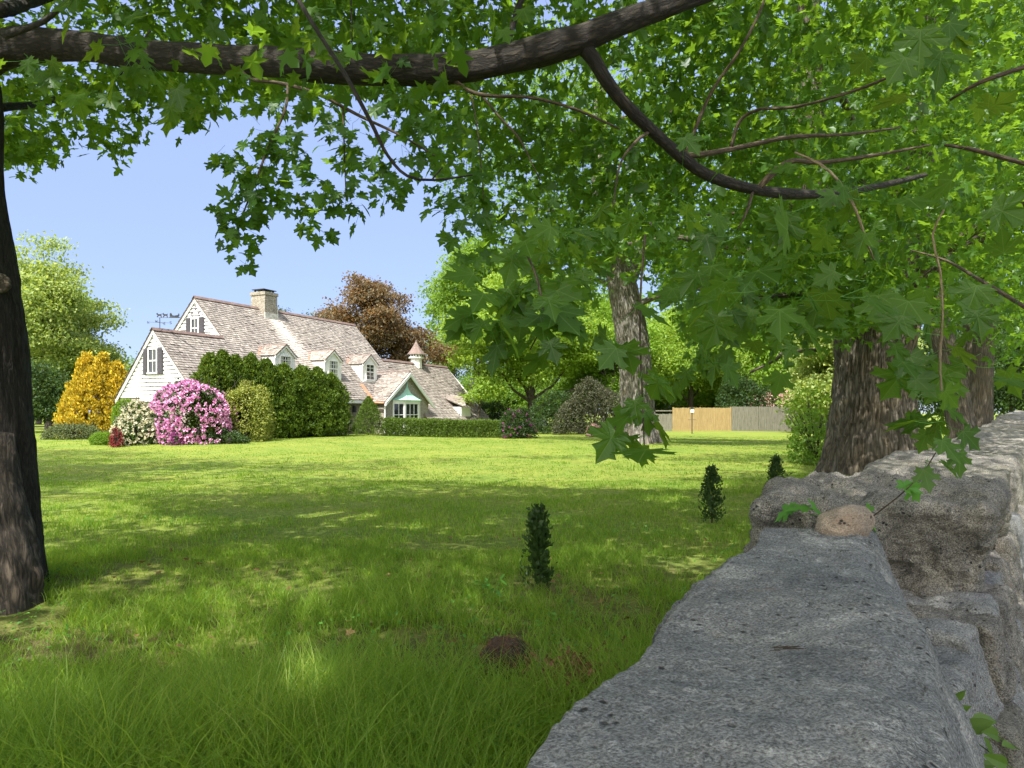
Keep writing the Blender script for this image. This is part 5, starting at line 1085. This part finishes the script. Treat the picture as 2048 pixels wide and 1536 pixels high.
def stone(name, quad, z0, z1, m, parent, n=24, r=.06, a1=.05, a2=.02, a3=.006, seed=0, gap=0.0, tilt=(0, 0), shift=(0, 0), f1=1.1, label=None, strata=0):
    """field stone: rounded block over a free quadrilateral plan (NL NR FR FL) with broken, foliated relief; shift moves the foot"""
    r = min(r, .035)
    if n not in _CS: _CS[n] = cube_sphere(n)
    C, Fc = _CS[n]; q = np.array(quad, float); hx = np.linalg.norm(q[1] - q[0]) / 2; hy = np.linalg.norm(q[3] - q[0]) / 2; hz = (z1 - z0) / 2
    h = np.array([hx, hy, hz]); rr = min(r, hx * .8, hy * .8, hz * .8); p = C * h; inn = np.clip(p, -(h - rr), h - rr); d = p - inn; nn = d / (np.linalg.norm(d, axis=1)[:, None] + 1e-9)
    p = inn + nn * rr; u = (p[:, 0] / hx + 1) / 2; v = (p[:, 1] / hy + 1) / 2
    xy = (1 - v)[:, None] * ((1 - u)[:, None] * q[0] + u[:, None] * q[1]) + v[:, None] * ((1 - u)[:, None] * q[3] + u[:, None] * q[2])
    ex = unit(q[1] - q[0]); ey = unit(q[3] - q[0]); N3 = np.c_[nn[:, :1] * ex + nn[:, 1:2] * ey, nn[:, 2]]; N3 = unit(N3)
    w_ = (z1 - (p[:, 2] + hz + z0)) / (z1 - z0)
    V = np.c_[xy + w_[:, None] * np.array(shift), p[:, 2] + hz + z0 + (u - .5) * tilt[0] + (v - .5) * tilt[1]]
    b = fbm(V * f1 + seed * 7.1, 3, seed); c = fbm(V * 4.5 + seed, 4, seed + 9); e = fbm(V * [22, 30, 22] + seed, 3, seed + 19)
    rid = (1 - np.abs(fbm(V * 3.1 + seed * 3, 3, seed + 29)) * 2)
    V = V + N3 * (b * a1 * 1.5 + np.round(b * 6) / 6 * a1 * .7 + c * a2 * 1.8 + np.maximum(rid, .2) * a2 * .9 + e * a3 * 2.0)[:, None]
    if strata: V[:, 2] += strata * np.round(b * 5) * .2 * (N3[:, 2] > .3)
    o = mesh(name, V, [Fc], m, parent, smooth=True)
    if label: o['label'] = label
    return o
# near slab: its plan follows the broken outline of the photographed stone
slabq = [(-.46, .3), (.40, .3), (1.98, 3.86), (1.12, 3.30)]
def near_slab():
    n = 200; C, Fc = cube_sphere(n); _CS.clear()
    hx, hy, hz = .42, 1.85, .17; h = np.array([hx, hy, hz]); rr = .018; p = C * h; inn = np.clip(p, -(h - rr), h - rr); d = p - inn; nn = d / (np.linalg.norm(d, axis=1)[:, None] + 1e-9); p = inn + nn * rr
    v = (p[:, 1] / hy + 1) / 2; u = (p[:, 0] / hx + 1) / 2; Y = .3 + v * 3.35
    yl = [.3, 1.19, 1.41, 1.62, 1.93, 2.25, 2.52, 2.72, 2.95, 3.2, 3.65]
    xl = [-.46, -.005, .10, .22, .385, .54, .69, .80, .90, 1.05, 1.26]
    yr = [.3, 1.2, 1.5, 2.1, 2.5, 2.85, 3.2, 3.65]; xr = [.34, .74, .90, 1.21, 1.36, 1.49, 1.70, 1.95]
    L_ = np.interp(Y, yl, xl); R_ = np.interp(Y, yr, xr)
    X = L_ + (R_ - L_) * u; Yo = Y + .22 * (u - .35) * sm(.6, 1, v) * 1.2
    w_ = (hz - p[:, 2]) / (2 * hz)
    X = X + w_ * .16 * (u > .5) * (u - .5) * 2 - w_ * .0
    Zt = .95 + p[:, 2] - hz + .02 * (v - .4) - .035 * sm(.78, 1.0, u) ** 1.5
    ex, ey = unit(np.array([.9, -.43])), unit(np.array([.43, .9])); N3 = unit(np.c_[nn[:, :1] * ex + nn[:, 1:2] * ey, nn[:, 2]])
    V = np.c_[X, Yo, Zt]; top = N3[:, 2] > .5
    b = fbm(V * 1.3 + 3, 3, 5); c = fbm(V * [4, 5.5, 4] + 1, 4, 15); e = fbm(V * [26, 40, 26], 4, 25); st = fbm(V * [1.6, 3.4, 1.6] + 9, 3, 45)
    k = np.where(top, .55, 1.0)
    rd = 1 - np.abs(fbm(V * [2.2, 3.4, 2.2] + 4, 4, 95)) * 2.2
    V = V + N3 * ((b * .04 + c * .022) * k + np.clip(rd, -.2, 1) * .007 + e * .010)[:, None]
    V[:, 2] += np.where(top, .012 * (np.floor(st * 2.6) / 2.6 + .5 * st), 0)      # shallow foliation steps
    V[:, 2] -= np.where(top, .035 * np.exp(-(((V[:, 0] - .62) / .17) ** 2 + ((V[:, 1] - 1.95) / .22) ** 2)), 0)
    o = mesh('capstone', V, [Fc], M['gran0'], wall, smooth=True); o['label'] = 'long smooth blue grey slab lying nearest'
near_slab()
rgW = np.random.default_rng(77)
def RW(k, w_): q = WR0 + k * WD + w_ * np.array([-.8, .6]); return (q[0], q[1])
stone('capstone', [(1.42, 4.02), (2.64, 3.9), RW(1.75, -.02), (2.25, 5.75)], .44, 1.02, M['gran1'], wall, 130, .07, .05, .05, .010, 3, (0, .02), shift=(0, .16), f1=1.6, strata=.02, label='brown grey capstone with a broken squared face behind the near slab')
k = 1.8; i = 0
gm = [M['gran0'], M['gran1'], M['gran2']]
while k < 56:
    L_ = rgW.uniform(1.1, 2.0) * (1 + k * .02); zt = np.interp(k, [0, 8, 15, 22, 29, 45, 60], [1.03, .98, 1.05, 1.2, 1.36, 1.55, 1.7]) + rgW.uniform(-.03, .03); wd = 1.13 + rgW.uniform(-.08, .1)
    nn_ = 70 if k < 4 else (40 if k < 10 else 16)
    stone('capstone', [RW(k, wd), RW(k, rgW.uniform(-.05, .03)), RW(k + L_ - .04, rgW.uniform(-.05, .03)), RW(k + L_ - .04, wd + rgW.uniform(-.05, .08))], zt - rgW.uniform(.35, .5), zt, gm[2 - i % 2], wall, nn_, .06, .045, .02, .006, 100 + i, (rgW.uniform(-.03, .03), rgW.uniform(-.03, .03)))
    k += L_; i += 1
# outer face: irregular courses that batter outwards to the foot
cnt = 0
for c, (za, zb, out) in enumerate([(.12, .56, .05), (-.22, .15, .13), (-.62, -.2, .24)]):
    k = -3.1 + c * .13
    while k < (16 if c else 20):
        L_ = rgW.uniform(.28, .62) if k < 6 else rgW.uniform(.8, 1.8)
        z1 = zb + rgW.uniform(-.06, .05) + (0 if k < 10 else (k - 10) * .02); z0 = za + rgW.uniform(-.03, .02)
        if k > 1.7 and c == 0: z1 = z1 + .08
        o_ = -out - rgW.uniform(-.03, .05)
        cnt += 1
        stone('face_stone', [RW(k, .42), RW(k, o_), RW(k + L_ - .05, o_ + rgW.uniform(-.05, .05)), RW(k + L_ - .05, .42)], z0 + .03, z1 - .03, gm[rgW.integers(0, 3)], wall, 60 if k < 2.5 else 14, .03, .016, .018, .006, 200 + cnt, (rgW.uniform(-.05, .05), rgW.uniform(-.05, .05)), shift=(WN[0] * .07, WN[1] * .07), f1=1.8)
        k += L_
# stones wedged below the broken front of the big capstone
A0, A1 = np.array([1.30, 3.12]), np.array([2.56, 3.74]); AB = A1 - A0; AN = unit(np.array([AB[1], -AB[0]]))
for r_, (z0, z1, out, cuts) in enumerate([(.30, .385, .0, [.1, .48, .80, 1.0]), (.06, .28, .03, [.02, .36, .72, .86, 1.02]), (-.20, .04, .07, [-.2, .22, .60, 1.0]), (-.52, -.22, .13, [-.3, .1, .47, .75, 1.02])]):
    for j_ in range(len(cuts) - 1):
        ua, ub = cuts[j_] + .012, cuts[j_ + 1] - .012; o1, o2 = out + rgW.uniform(-.05, .05), out + rgW.uniform(-.05, .05)
        if r_ == 0: o1 -= .07; o2 -= .07
        qa = A0 + AB * ua + AN * o1; qb = A0 + AB * ub + AN * o2
        stone('face_stone', [tuple(qa), tuple(qb), tuple(qb - AN * .45), tuple(qa - AN * .45)], z0 + rgW.uniform(0, .03), z1 - rgW.uniform(.0, .035), gm[rgW.integers(0, 3)], wall, 44, .03, .012, .016, .006, 300 + r_ * 9 + j_, (rgW.uniform(-.04, .04), 0), f1=2.2)
stone('wall_core', [(.0, .5), (.45, .5), (1.6, 3.2), (1.15, 3.3)], -.6, .64, M['soil'], wall, 40, .08, .05, .03, .01, 400)
stone('wall_core', [(1.55, 4.3), (2.15, 4.1), RW(20, .45), RW(20, 1.0)], -.6, .62, M['soil'], wall, 20, .08, .02, .01, .01, 401)
stone('wall_core', [RW(20, 1.0), RW(20, .3), RW(55, .3), RW(55, 1.0)], -.6, 1.1, M['gran2'], wall, 12, .08, .02, .01, .01, 402)
k = -.1; i = 0
while k < 18:    # inner face towards the lawn
    L_ = rgW.uniform(.6, 1.2); stone('face_stone', [RW(k, 1.17), RW(k, .7), RW(k + L_ - .02, .7), RW(k + L_ - .02, 1.17)], -.25, .60, gm[i % 3], wall, 16, .06, .04, .02, .005, 500 + i, f1=1.8); k += L_; i += 1
stone('face_stone', [(.18, 1.1), (.6, 1.1), (.95, 1.95), (.5, 2.0)], -.2, .63, M['gran1'], wall, 30, .07, .04, .03, .005, 560)
stone('face_stone', [(.55, 2.02), (1.0, 2.0), (1.4, 3.3), (1.02, 3.1)], -.2, .63, M['gran2'], wall, 30, .07, .04, .03, .005, 561)
del wall['_off']
# loose stones on top
def cobble(px, py, z, r, m, label, seed):
    Yc = (EYE - z) * F / (py - HY); c = np.array([(px - HX) / F * Yc, Yc, z]); V = rsph(1)
    C, Fc = cube_sphere(22); u = unit(C); b = fbm(u * 1.3 + seed, 3, seed); e = fbm(u * 9, 3, seed)
    V = u * r * (1 + .22 * b + .012 * e)[:, None] * [1, 1, 1]; o = mesh('loose_stone', V, [Fc], m, smooth=True); o.location = c; tag(o, label, 'stone'); return o
M['pinkst'] = graniteM('pinkish_cobble', (.52, .42, .33), (.66, .57, .47), (.34, .26, .2), (.5, .33, .22), 3, .6, .35)
M['palest'] = graniteM('pale_flat_stone', (.34, .33, .27), (.5, .47, .4), (.2, .19, .15), (.5, .38, .28), 13, .4, .3)
o = cobble(1688, 1052, .99, np.array([.15, .095, .10]), M['pinkst'], 'rounded pinkish cobble resting on the capstone above the near slab', 2); o.rotation_euler = (0, -.22, .15)
o = cobble(1708, 990, 1.02, np.array([.21, .10, .04]), M['palest'], 'flat pale stone lying on the capstone behind the rounded cobble', 6); o.rotation_euler = (0, .05, .1)

# ---------------------------------------------------------------- grass
def blades(n, x, y, h, wd, lean, rg, seg=2):
    z = ground_z(x, y); a = rg.uniform(0, 2 * np.pi, n); f = rg.uniform(0, 2 * np.pi, n)
    dx, dy = np.cos(a) * lean, np.sin(a) * lean; sx, sy = np.cos(f) * wd, np.sin(f) * wd
    B = np.c_[x, y, z]; side = np.c_[sx, sy, 0 * x]
    def pt(t): return B + np.c_[dx * t ** 2 * h, dy * t ** 2 * h, h * t * (1 - .25 * np.minimum(lean, 1.6) ** 2 * t * .6)]
    if seg == 2:
        V = np.stack([B - side, B + side, pt(.4) + side * .85, pt(.4) - side * .85, pt(.75) + side * .55, pt(.75) - side * .55, pt(1.)], 1); k = 7
        b = np.arange(n)[:, None] * k; return V.reshape(-1, 3), [b + [0, 1, 2, 3], b + [3, 2, 4, 5]], b + [5, 4, 6]
    V = np.stack([B - side, B + side, pt(.55) + side * .7, pt(.55) - side * .7, pt(1.)], 1); b = np.arange(n)[:, None] * 5
    return V.reshape(-1, 3), [b + [0, 1, 2, 3]], b + [3, 2, 4]
def left_edge(y): return np.interp(y, [0, 1.19, 1.93, 2.6, 3.2, 3.9, 4.63, 60], [-.5, .03, .37, .74, 1.03, 1.35, 1.66, 1.66 + .75 * 55.4])
rgG = np.random.default_rng(55); GV, G4, G3, off_ = [], [], [], 0
def zone(n, y0, y1, hf, wd, lean, per=9, spread=.05, pw=1.0, seg=2):
    """tufts spread evenly over the ground seen between two distances"""
    global off_
    m = n // per; y = (y0 ** (2 - pw) + rgG.random(m) * (y1 ** (2 - pw) - y0 ** (2 - pw))) ** (1 / (2 - pw)); x = rgG.uniform(-1, 1, m) * (y * .80 + .6)
    d = fbm(np.c_[x * 1.1, y * 1.1, 0 * x], 3, 61); d2 = fbm(np.c_[x * .35, y * .35, 0 * x], 2, 62)
    ok = (x < left_edge(y) + .02) & (rgG.random(m) < .72 + .9 * d * (y < 14))
    ok &= ((x + 4.0) ** 2 + (y - 4.9) ** 2 > .55 * (1 + d)) & ~((np.hypot(x + .03, y - 4.16) < .15) | (np.hypot(x - .30, y - 3.75) < .2))
    ok &= ~((x < -2.9 + .8 * d) & (y < 4.7 + d) & (y > 3.5) & (rgG.random(m) < .75))
    x, y, d, d2 = x[ok], y[ok], d[ok], d2[ok]; m = len(x)
    x = np.repeat(x, per) + rgG.normal(0, spread, m * per); y = np.repeat(y, per) + rgG.normal(0, spread, m * per); hh = np.repeat(1 + .8 * d + .5 * d2, per)
    keep_ = x < left_edge(y) + .02; x, y, hh = x[keep_], y[keep_], hh[keep_]; q = len(x)
    h = hf(x, y) * np.clip(hh, .35, 1.9) * rgG.uniform(.5, 1.25, q)
    V, a, b = blades(q, x, y, h, wd * rgG.uniform(.6, 1.2, q), lean * rgG.uniform(.2, 1.5, q), rgG, seg)
    GV.append(V); G4.extend([v + off_ for v in a]); G3.append(b + off_); off_ += len(V)
def hfun(x, y):
    near = np.interp(y, [0, 2, 3.5, 5, 8, 12, 18, 30], [.30, .28, .20, .13, .085, .065, .05, .04])
    edge = 1 + 1.0 * np.exp(-(left_edge(y) - x) / .7) * (y < 14) * (y > 2.5)
    return near * edge
zone(48000, 1.0, 3.6, lambda x, y: hfun(x, y) * 1.15, .0030, 1.0, 8, .03, .6)
zone(105000, 3.2, 8.0, hfun, .0031, .85, 9, .035, .5)
zone(120000, 7.5, 16, hfun, .0045, .6, 9, .07, .6, 1)
zone(130000, 15, 46, lambda x, y: .045 + 0 * x, .010, .5, 8, .12, .7, 1)
# longer wild stems along the foot of the wall and by the trunk
zone(5000, 1.6, 6, lambda x, y: np.where(left_edge(y) - x < .9, .36, .20), .0016, 1.0, 5, .08, .6)
LG['grass'] = leafmat('grass_blade', [(.045, .105, .012), (.085, .165, .017), (.125, .21, .028), (.175, .25, .042), (.27, .30, .09)], (3.7, 3.8, .8), .38, .03, .45, pscale=.9)
tag(mesh('grass', np.vstack(GV), [np.vstack(G4), np.vstack(G3)], LG['grass']), kind='stuff')
# a few fallen leaves and twigs
n = 240; y = rgG.uniform(1.8, 9, n); x = rgG.uniform(-1, .95, n) * (y * .75); ok = x < left_edge(y) - .05; x, y = x[ok], y[ok]; n = len(x)
V, Fc = place(MAPLE5, np.c_[x, y, ground_z(x, y) + rgG.uniform(.02, .07, n)], unit(rgG.normal(size=(n, 3)) * .5 + [0, 0, 1]), unit(rgG.normal(size=(n, 3)) * [1, 1, .3]), .06 * rgG.uniform(.5, 1.2, n), rgG)
tag(mesh('fallen_leaves', V, [Fc], leafmat('dead_leaf', [(.10, .06, .03), (.2, .13, .06), (.3, .22, .1)], (1.2, .9, .5), .2, .03)), kind='stuff')
# clover and small broad leaves in the turf
n = 5200; y = rgG.uniform(1.6, 11, n) ** 1.0; x = rgG.uniform(-1, 1, n) * (y * .8 + .5); cn = fbm(np.c_[x * .9, y * .9, 0 * x], 2, 91); ok = (x < left_edge(y)) & (cn > .08); x, y = x[ok], y[ok]; n = len(x)
x = np.repeat(x, 3) + rgG.normal(0, .012, 3 * n); y = np.repeat(y, 3) + rgG.normal(0, .012, 3 * n); z = ground_z(x, y) + rgG.uniform(.03, .10, 3 * n)
V, Fc = place(OVAL, np.c_[x, y, z], unit(rgG.normal(size=(3 * n, 3)) * .35 + [0, 0, 1]), unit(rgG.normal(size=(3 * n, 3)) * [1, 1, .2]), .03 * rgG.uniform(.6, 1.5, 3 * n), rgG)
tag(mesh('ground_cover', V, [Fc], LG['weed']), kind='stuff')
# dry straw round the left trunk and under the saplings
n = 9000; ctr = np.array([(-3.6, 4.5), (-3.3, 4.1), (-2.9, 4.6), (-3.7, 4.2), (.28, 5.9), (1.3, 6.8), (-3.2, 4.6)]); c = ctr[rgG.integers(0, len(ctr), n)]; x = c[:, 0] + rgG.normal(0, .28, n); y = c[:, 1] + rgG.normal(0, .25, n); ok = x < left_edge(y); x, y = x[ok], y[ok]
V, a, b = blades(len(x), x, y, rgG.uniform(.008, .05, len(x)), .0022, rgG.uniform(1, 6, len(x)), rgG, 1)
tag(mesh('dry_grass', V, a + [b], leafmat('straw', [(.08, .06, .035), (.18, .14, .08), (.30, .25, .15)], (1.2, 1.1, .8), .15, .03)), kind='stuff')

# ---------------------------------------------------------------- saplings, root ball, brush, weeds
for k, (x, y, h, rad, lab) in enumerate([(PG(1076, 1180)[0], PG(1076, 1180)[1], .66, .07, 'nearest narrow arborvitae sapling with a bare brown foot in the long grass'), (PG(1424, 1045)[0], PG(1424, 1045)[1], .74, .11, 'arborvitae sapling between the nearest one and the wall'), (PG(1552, 1000)[0], PG(1552, 1000)[1], .72, .125, 'farthest arborvitae sapling just behind the stone wall')]):
    spire('arborvitae_sapling', (x, y, gz(x, y)), h, rad, LG['dark'], lab, 200, .048, 6, 90 + k, cat='sapling', pw=.8, group='young arborvitae planted along the wall', lump=.8, trunk='twig')
LG['deadbrown'] = leafmat('dead_brown_sprig', [(.10, .05, .03), (.20, .10, .06), (.32, .17, .10)], (1.2, .9, .6), .15, .03)
c = PG(1013, 1350); c[2] = gz(c[0], c[1]); rb = empty('root_ball', c, label='round dark brown root ball lying in the grass beside the slab', cat='root ball')
C, Fc = cube_sphere(30); u = unit(C); q = fbm(u * 2, 4, 5); V = (u * [.145, .13, .115]) * (1 + .25 * q + .06 * fbm(u * 14, 2, 8))[:, None] + [0, 0, .09]
mesh('soil', V, [Fc], varied('root_soil', [(.3, (.018, .011, .008)), (.7, (.06, .038, .028))], 30, .95, .6, 60), rb, smooth=True)
q = MB()
for _ in range(420):
    u = rsph(1)[0]; a = u * [.145, .13, .115] + [0, 0, .09]; t_ = unit(np.cross(u, R.normal(size=3))); q.tube([a * 1.0, a + t_ * .02 + u * .012, a + t_ * .05 + u * R.uniform(-.01, .02)], .0009, 3, cap=False)
q.build('root', LG['deadbrown'], rb)
c = PG(1135, 1390); c = np.array([.32, 3.75, 0.]); c[2] = gz(c[0], c[1]); bh = empty('brush_pile', c, label='heap of dead brown arborvitae clippings against the slab', cat='brush pile')
p_ = R.normal(size=(700, 3)) * [.11, .14, .06] + [0, 0, .09]; p_[:, 2] = np.abs(p_[:, 2]); p_ = np.repeat(p_, 5, 0) + R.normal(size=(3500, 3)) * .018; k = len(p_)
V, Fc = place(TUFT, p_, unit(R.normal(size=(k, 3))), unit(R.normal(size=(k, 3)) + [.3, 0, .3]), .035 * R.uniform(.5, 1.4, k)); mesh('dead_sprig', V, [Fc], LG['deadbrown'], bh)
q = MB()
for _ in range(60):
    a = R.normal(size=3) * [.12, .12, .03] + [0, 0, .05]; d_ = unit(R.normal(size=3) * [1, 1, .4]); q.tube([a, a + d_ * .1 + [0, 0, .02], a + d_ * .2], [.0025, .002, .001], 4)
q.build('dead_twig', BK['pale'], bh)
def weed(px, py, label, n=9, h=.16, s=.06, T=OVAL, m='weed', seed=1, z=None, name='weed_plant', Y=None):
    c = P(px, py, Y) if Y else PG(px, py)
    if not Y: c[2] = gz(c[0], c[1])
    rg = np.random.default_rng(seed); r_ = empty(name, c, label=label, cat='plant'); q = MB(); pp, tt = [], []
    for _ in range(n):
        a = rg.uniform(0, 6.28); l_ = h * rg.uniform(.5, 1.1); e = np.array([math.cos(a) * l_ * .55, math.sin(a) * l_ * .55, l_]); q.tube([(0, 0, 0), e * [.4, .4, .6], e], .0014, 4); pp.append(e); tt.append([math.cos(a), math.sin(a), .1])
    pp = np.array(pp); tt = np.array(tt); pp = np.repeat(pp, 2, 0); tt = np.repeat(tt, 2, 0) + rg.normal(size=(2 * n, 3)) * .5; k = len(pp)
    V, Fc = place(T, pp, unit(rg.normal(size=(k, 3)) * .35 + [0, 0, 1]), tt, s * rg.uniform(.6, 1.2, k), rg); mesh('leaf', V, [Fc], LG[m], r_); q.build('stem', LG[m], r_)
weed(985, 1215, 'broad leaved weed with pale green leaves left of the nearest sapling', 7, .17, .07, seed=1)
weed(1232, 1300, 'low leafy weed between the brush pile and the slab edge', 10, .10, .04, seed=2)
weed(1010, 1500, 'bright strap leaved weed at the near end of the slab', 8, .14, .10, seed=3)
weed(150, 1500, 'wide bladed bright weed in the grass at the bottom left', 7, .16, .11, seed=4)
# creeper at the foot of the outer face
rg = np.random.default_rng(33); root = empty('creeper_plant', (1.7, 2.55, .1), label='leafy green creeper growing at the foot of the wall right of the slab', cat='plant'); root['_off'] = [1.7, 2.55, .1]; q = MB(); pp, tt = [], []
for rows in ([(1885, 1375, 2.55), (1915, 1420, 2.45), (1960, 1450, 2.4), (2040, 1500, 2.3)], [(1890, 1400, 2.5), (1910, 1470, 2.4), (1950, 1530, 2.3)], [(1900, 1440, 2.45), (1960, 1490, 2.3), (2030, 1540, 2.2)]):
    s_ = smooth_path(np.array([P(*a_) for a_ in rows]), .02); q.tube(s_, .002, 5)
    for j in range(3, len(s_), 2):
        sd = rg.choice([-1, 1]); d_ = unit(np.array([sd * .8, -.2, .4]) + rg.normal(size=3) * .3); pp.append(s_[j]); tt.append(d_)
pp, tt = np.array(pp), np.array(tt); k = len(pp); V, Fc = place(OVAL, pp, unit(np.array([-.2, -.6, .8]) + rg.normal(size=(k, 3)) * .3), tt, .085 * rg.uniform(.7, 1.2, k), rg)
mesh('leaf', V, [Fc], LG['near'], root); q.build('stem', LG['near'], root); del root['_off']
# thin vine stem over the capstone with a few leaves
vn_ = empty('vine_stem', P(1700, 1066, 3.8), label='thin woody vine stem with a few leaves rising over the capstone', cat='vine'); vn_['_off'] = list(map(float, P(1700, 1066, 3.8)))
limb('stem', PX([(1690, 1080, 3.75, .004), (1730, 1045, 3.7, .004), (1800, 990, 3.6, .0035), (1845, 945, 3.5, .003), (1872, 905, 3.4, .0025)]), BK['twig'], vn_, .02, 6, .1, 1)
for kk, (rows, n_, s_) in enumerate([([(1600, 1010, 3.7), (1615, 1035, 3.65)], 4, .13), ([(1795, 975, 3.6), (1815, 968, 3.6)], 2, .12), ([(1720, 1030, 3.9), (1740, 1025, 3.9)], 2, .1)]):
    rg = np.random.default_rng(70 + kk); s2 = smooth_path(np.array([P(*a_) for a_ in rows]), .02); p_ = s2[rg.integers(0, len(s2), n_)] + rg.normal(size=(n_, 3)) * .03
    nr_, tp_ = unit(np.array([0, -.5, .8]) + rg.normal(size=(n_, 3)) * .3), unit(rg.normal(size=(n_, 3)) * [1, .6, .3] + [0, 0, -.2])
    for j_ in range(n_): V, Fc = place(MAPLE, p_[j_:j_ + 1], nr_[j_:j_ + 1], tp_[j_:j_ + 1], s_, rg); mesh('leaf', V, [Fc], LG['weed'], vn_)
del vn_['_off']
# scrap of dead needles on the slab
c = PG(1562, 1302, .96); q = MB(); s0 = np.array([0., 0, 0])
for _ in range(14):
    a = R.normal(size=3) * [.02, .006, .001]; q.tube([a, a + [R.uniform(.02, .05), R.uniform(-.015, .01), .003]], .0009, 4)
o = q.build('dead_needles', BK['twig']); o.location = c + [0, 0, .006]; tag(o, 'small scrap of dead brown needles on the near slab', 'needles')
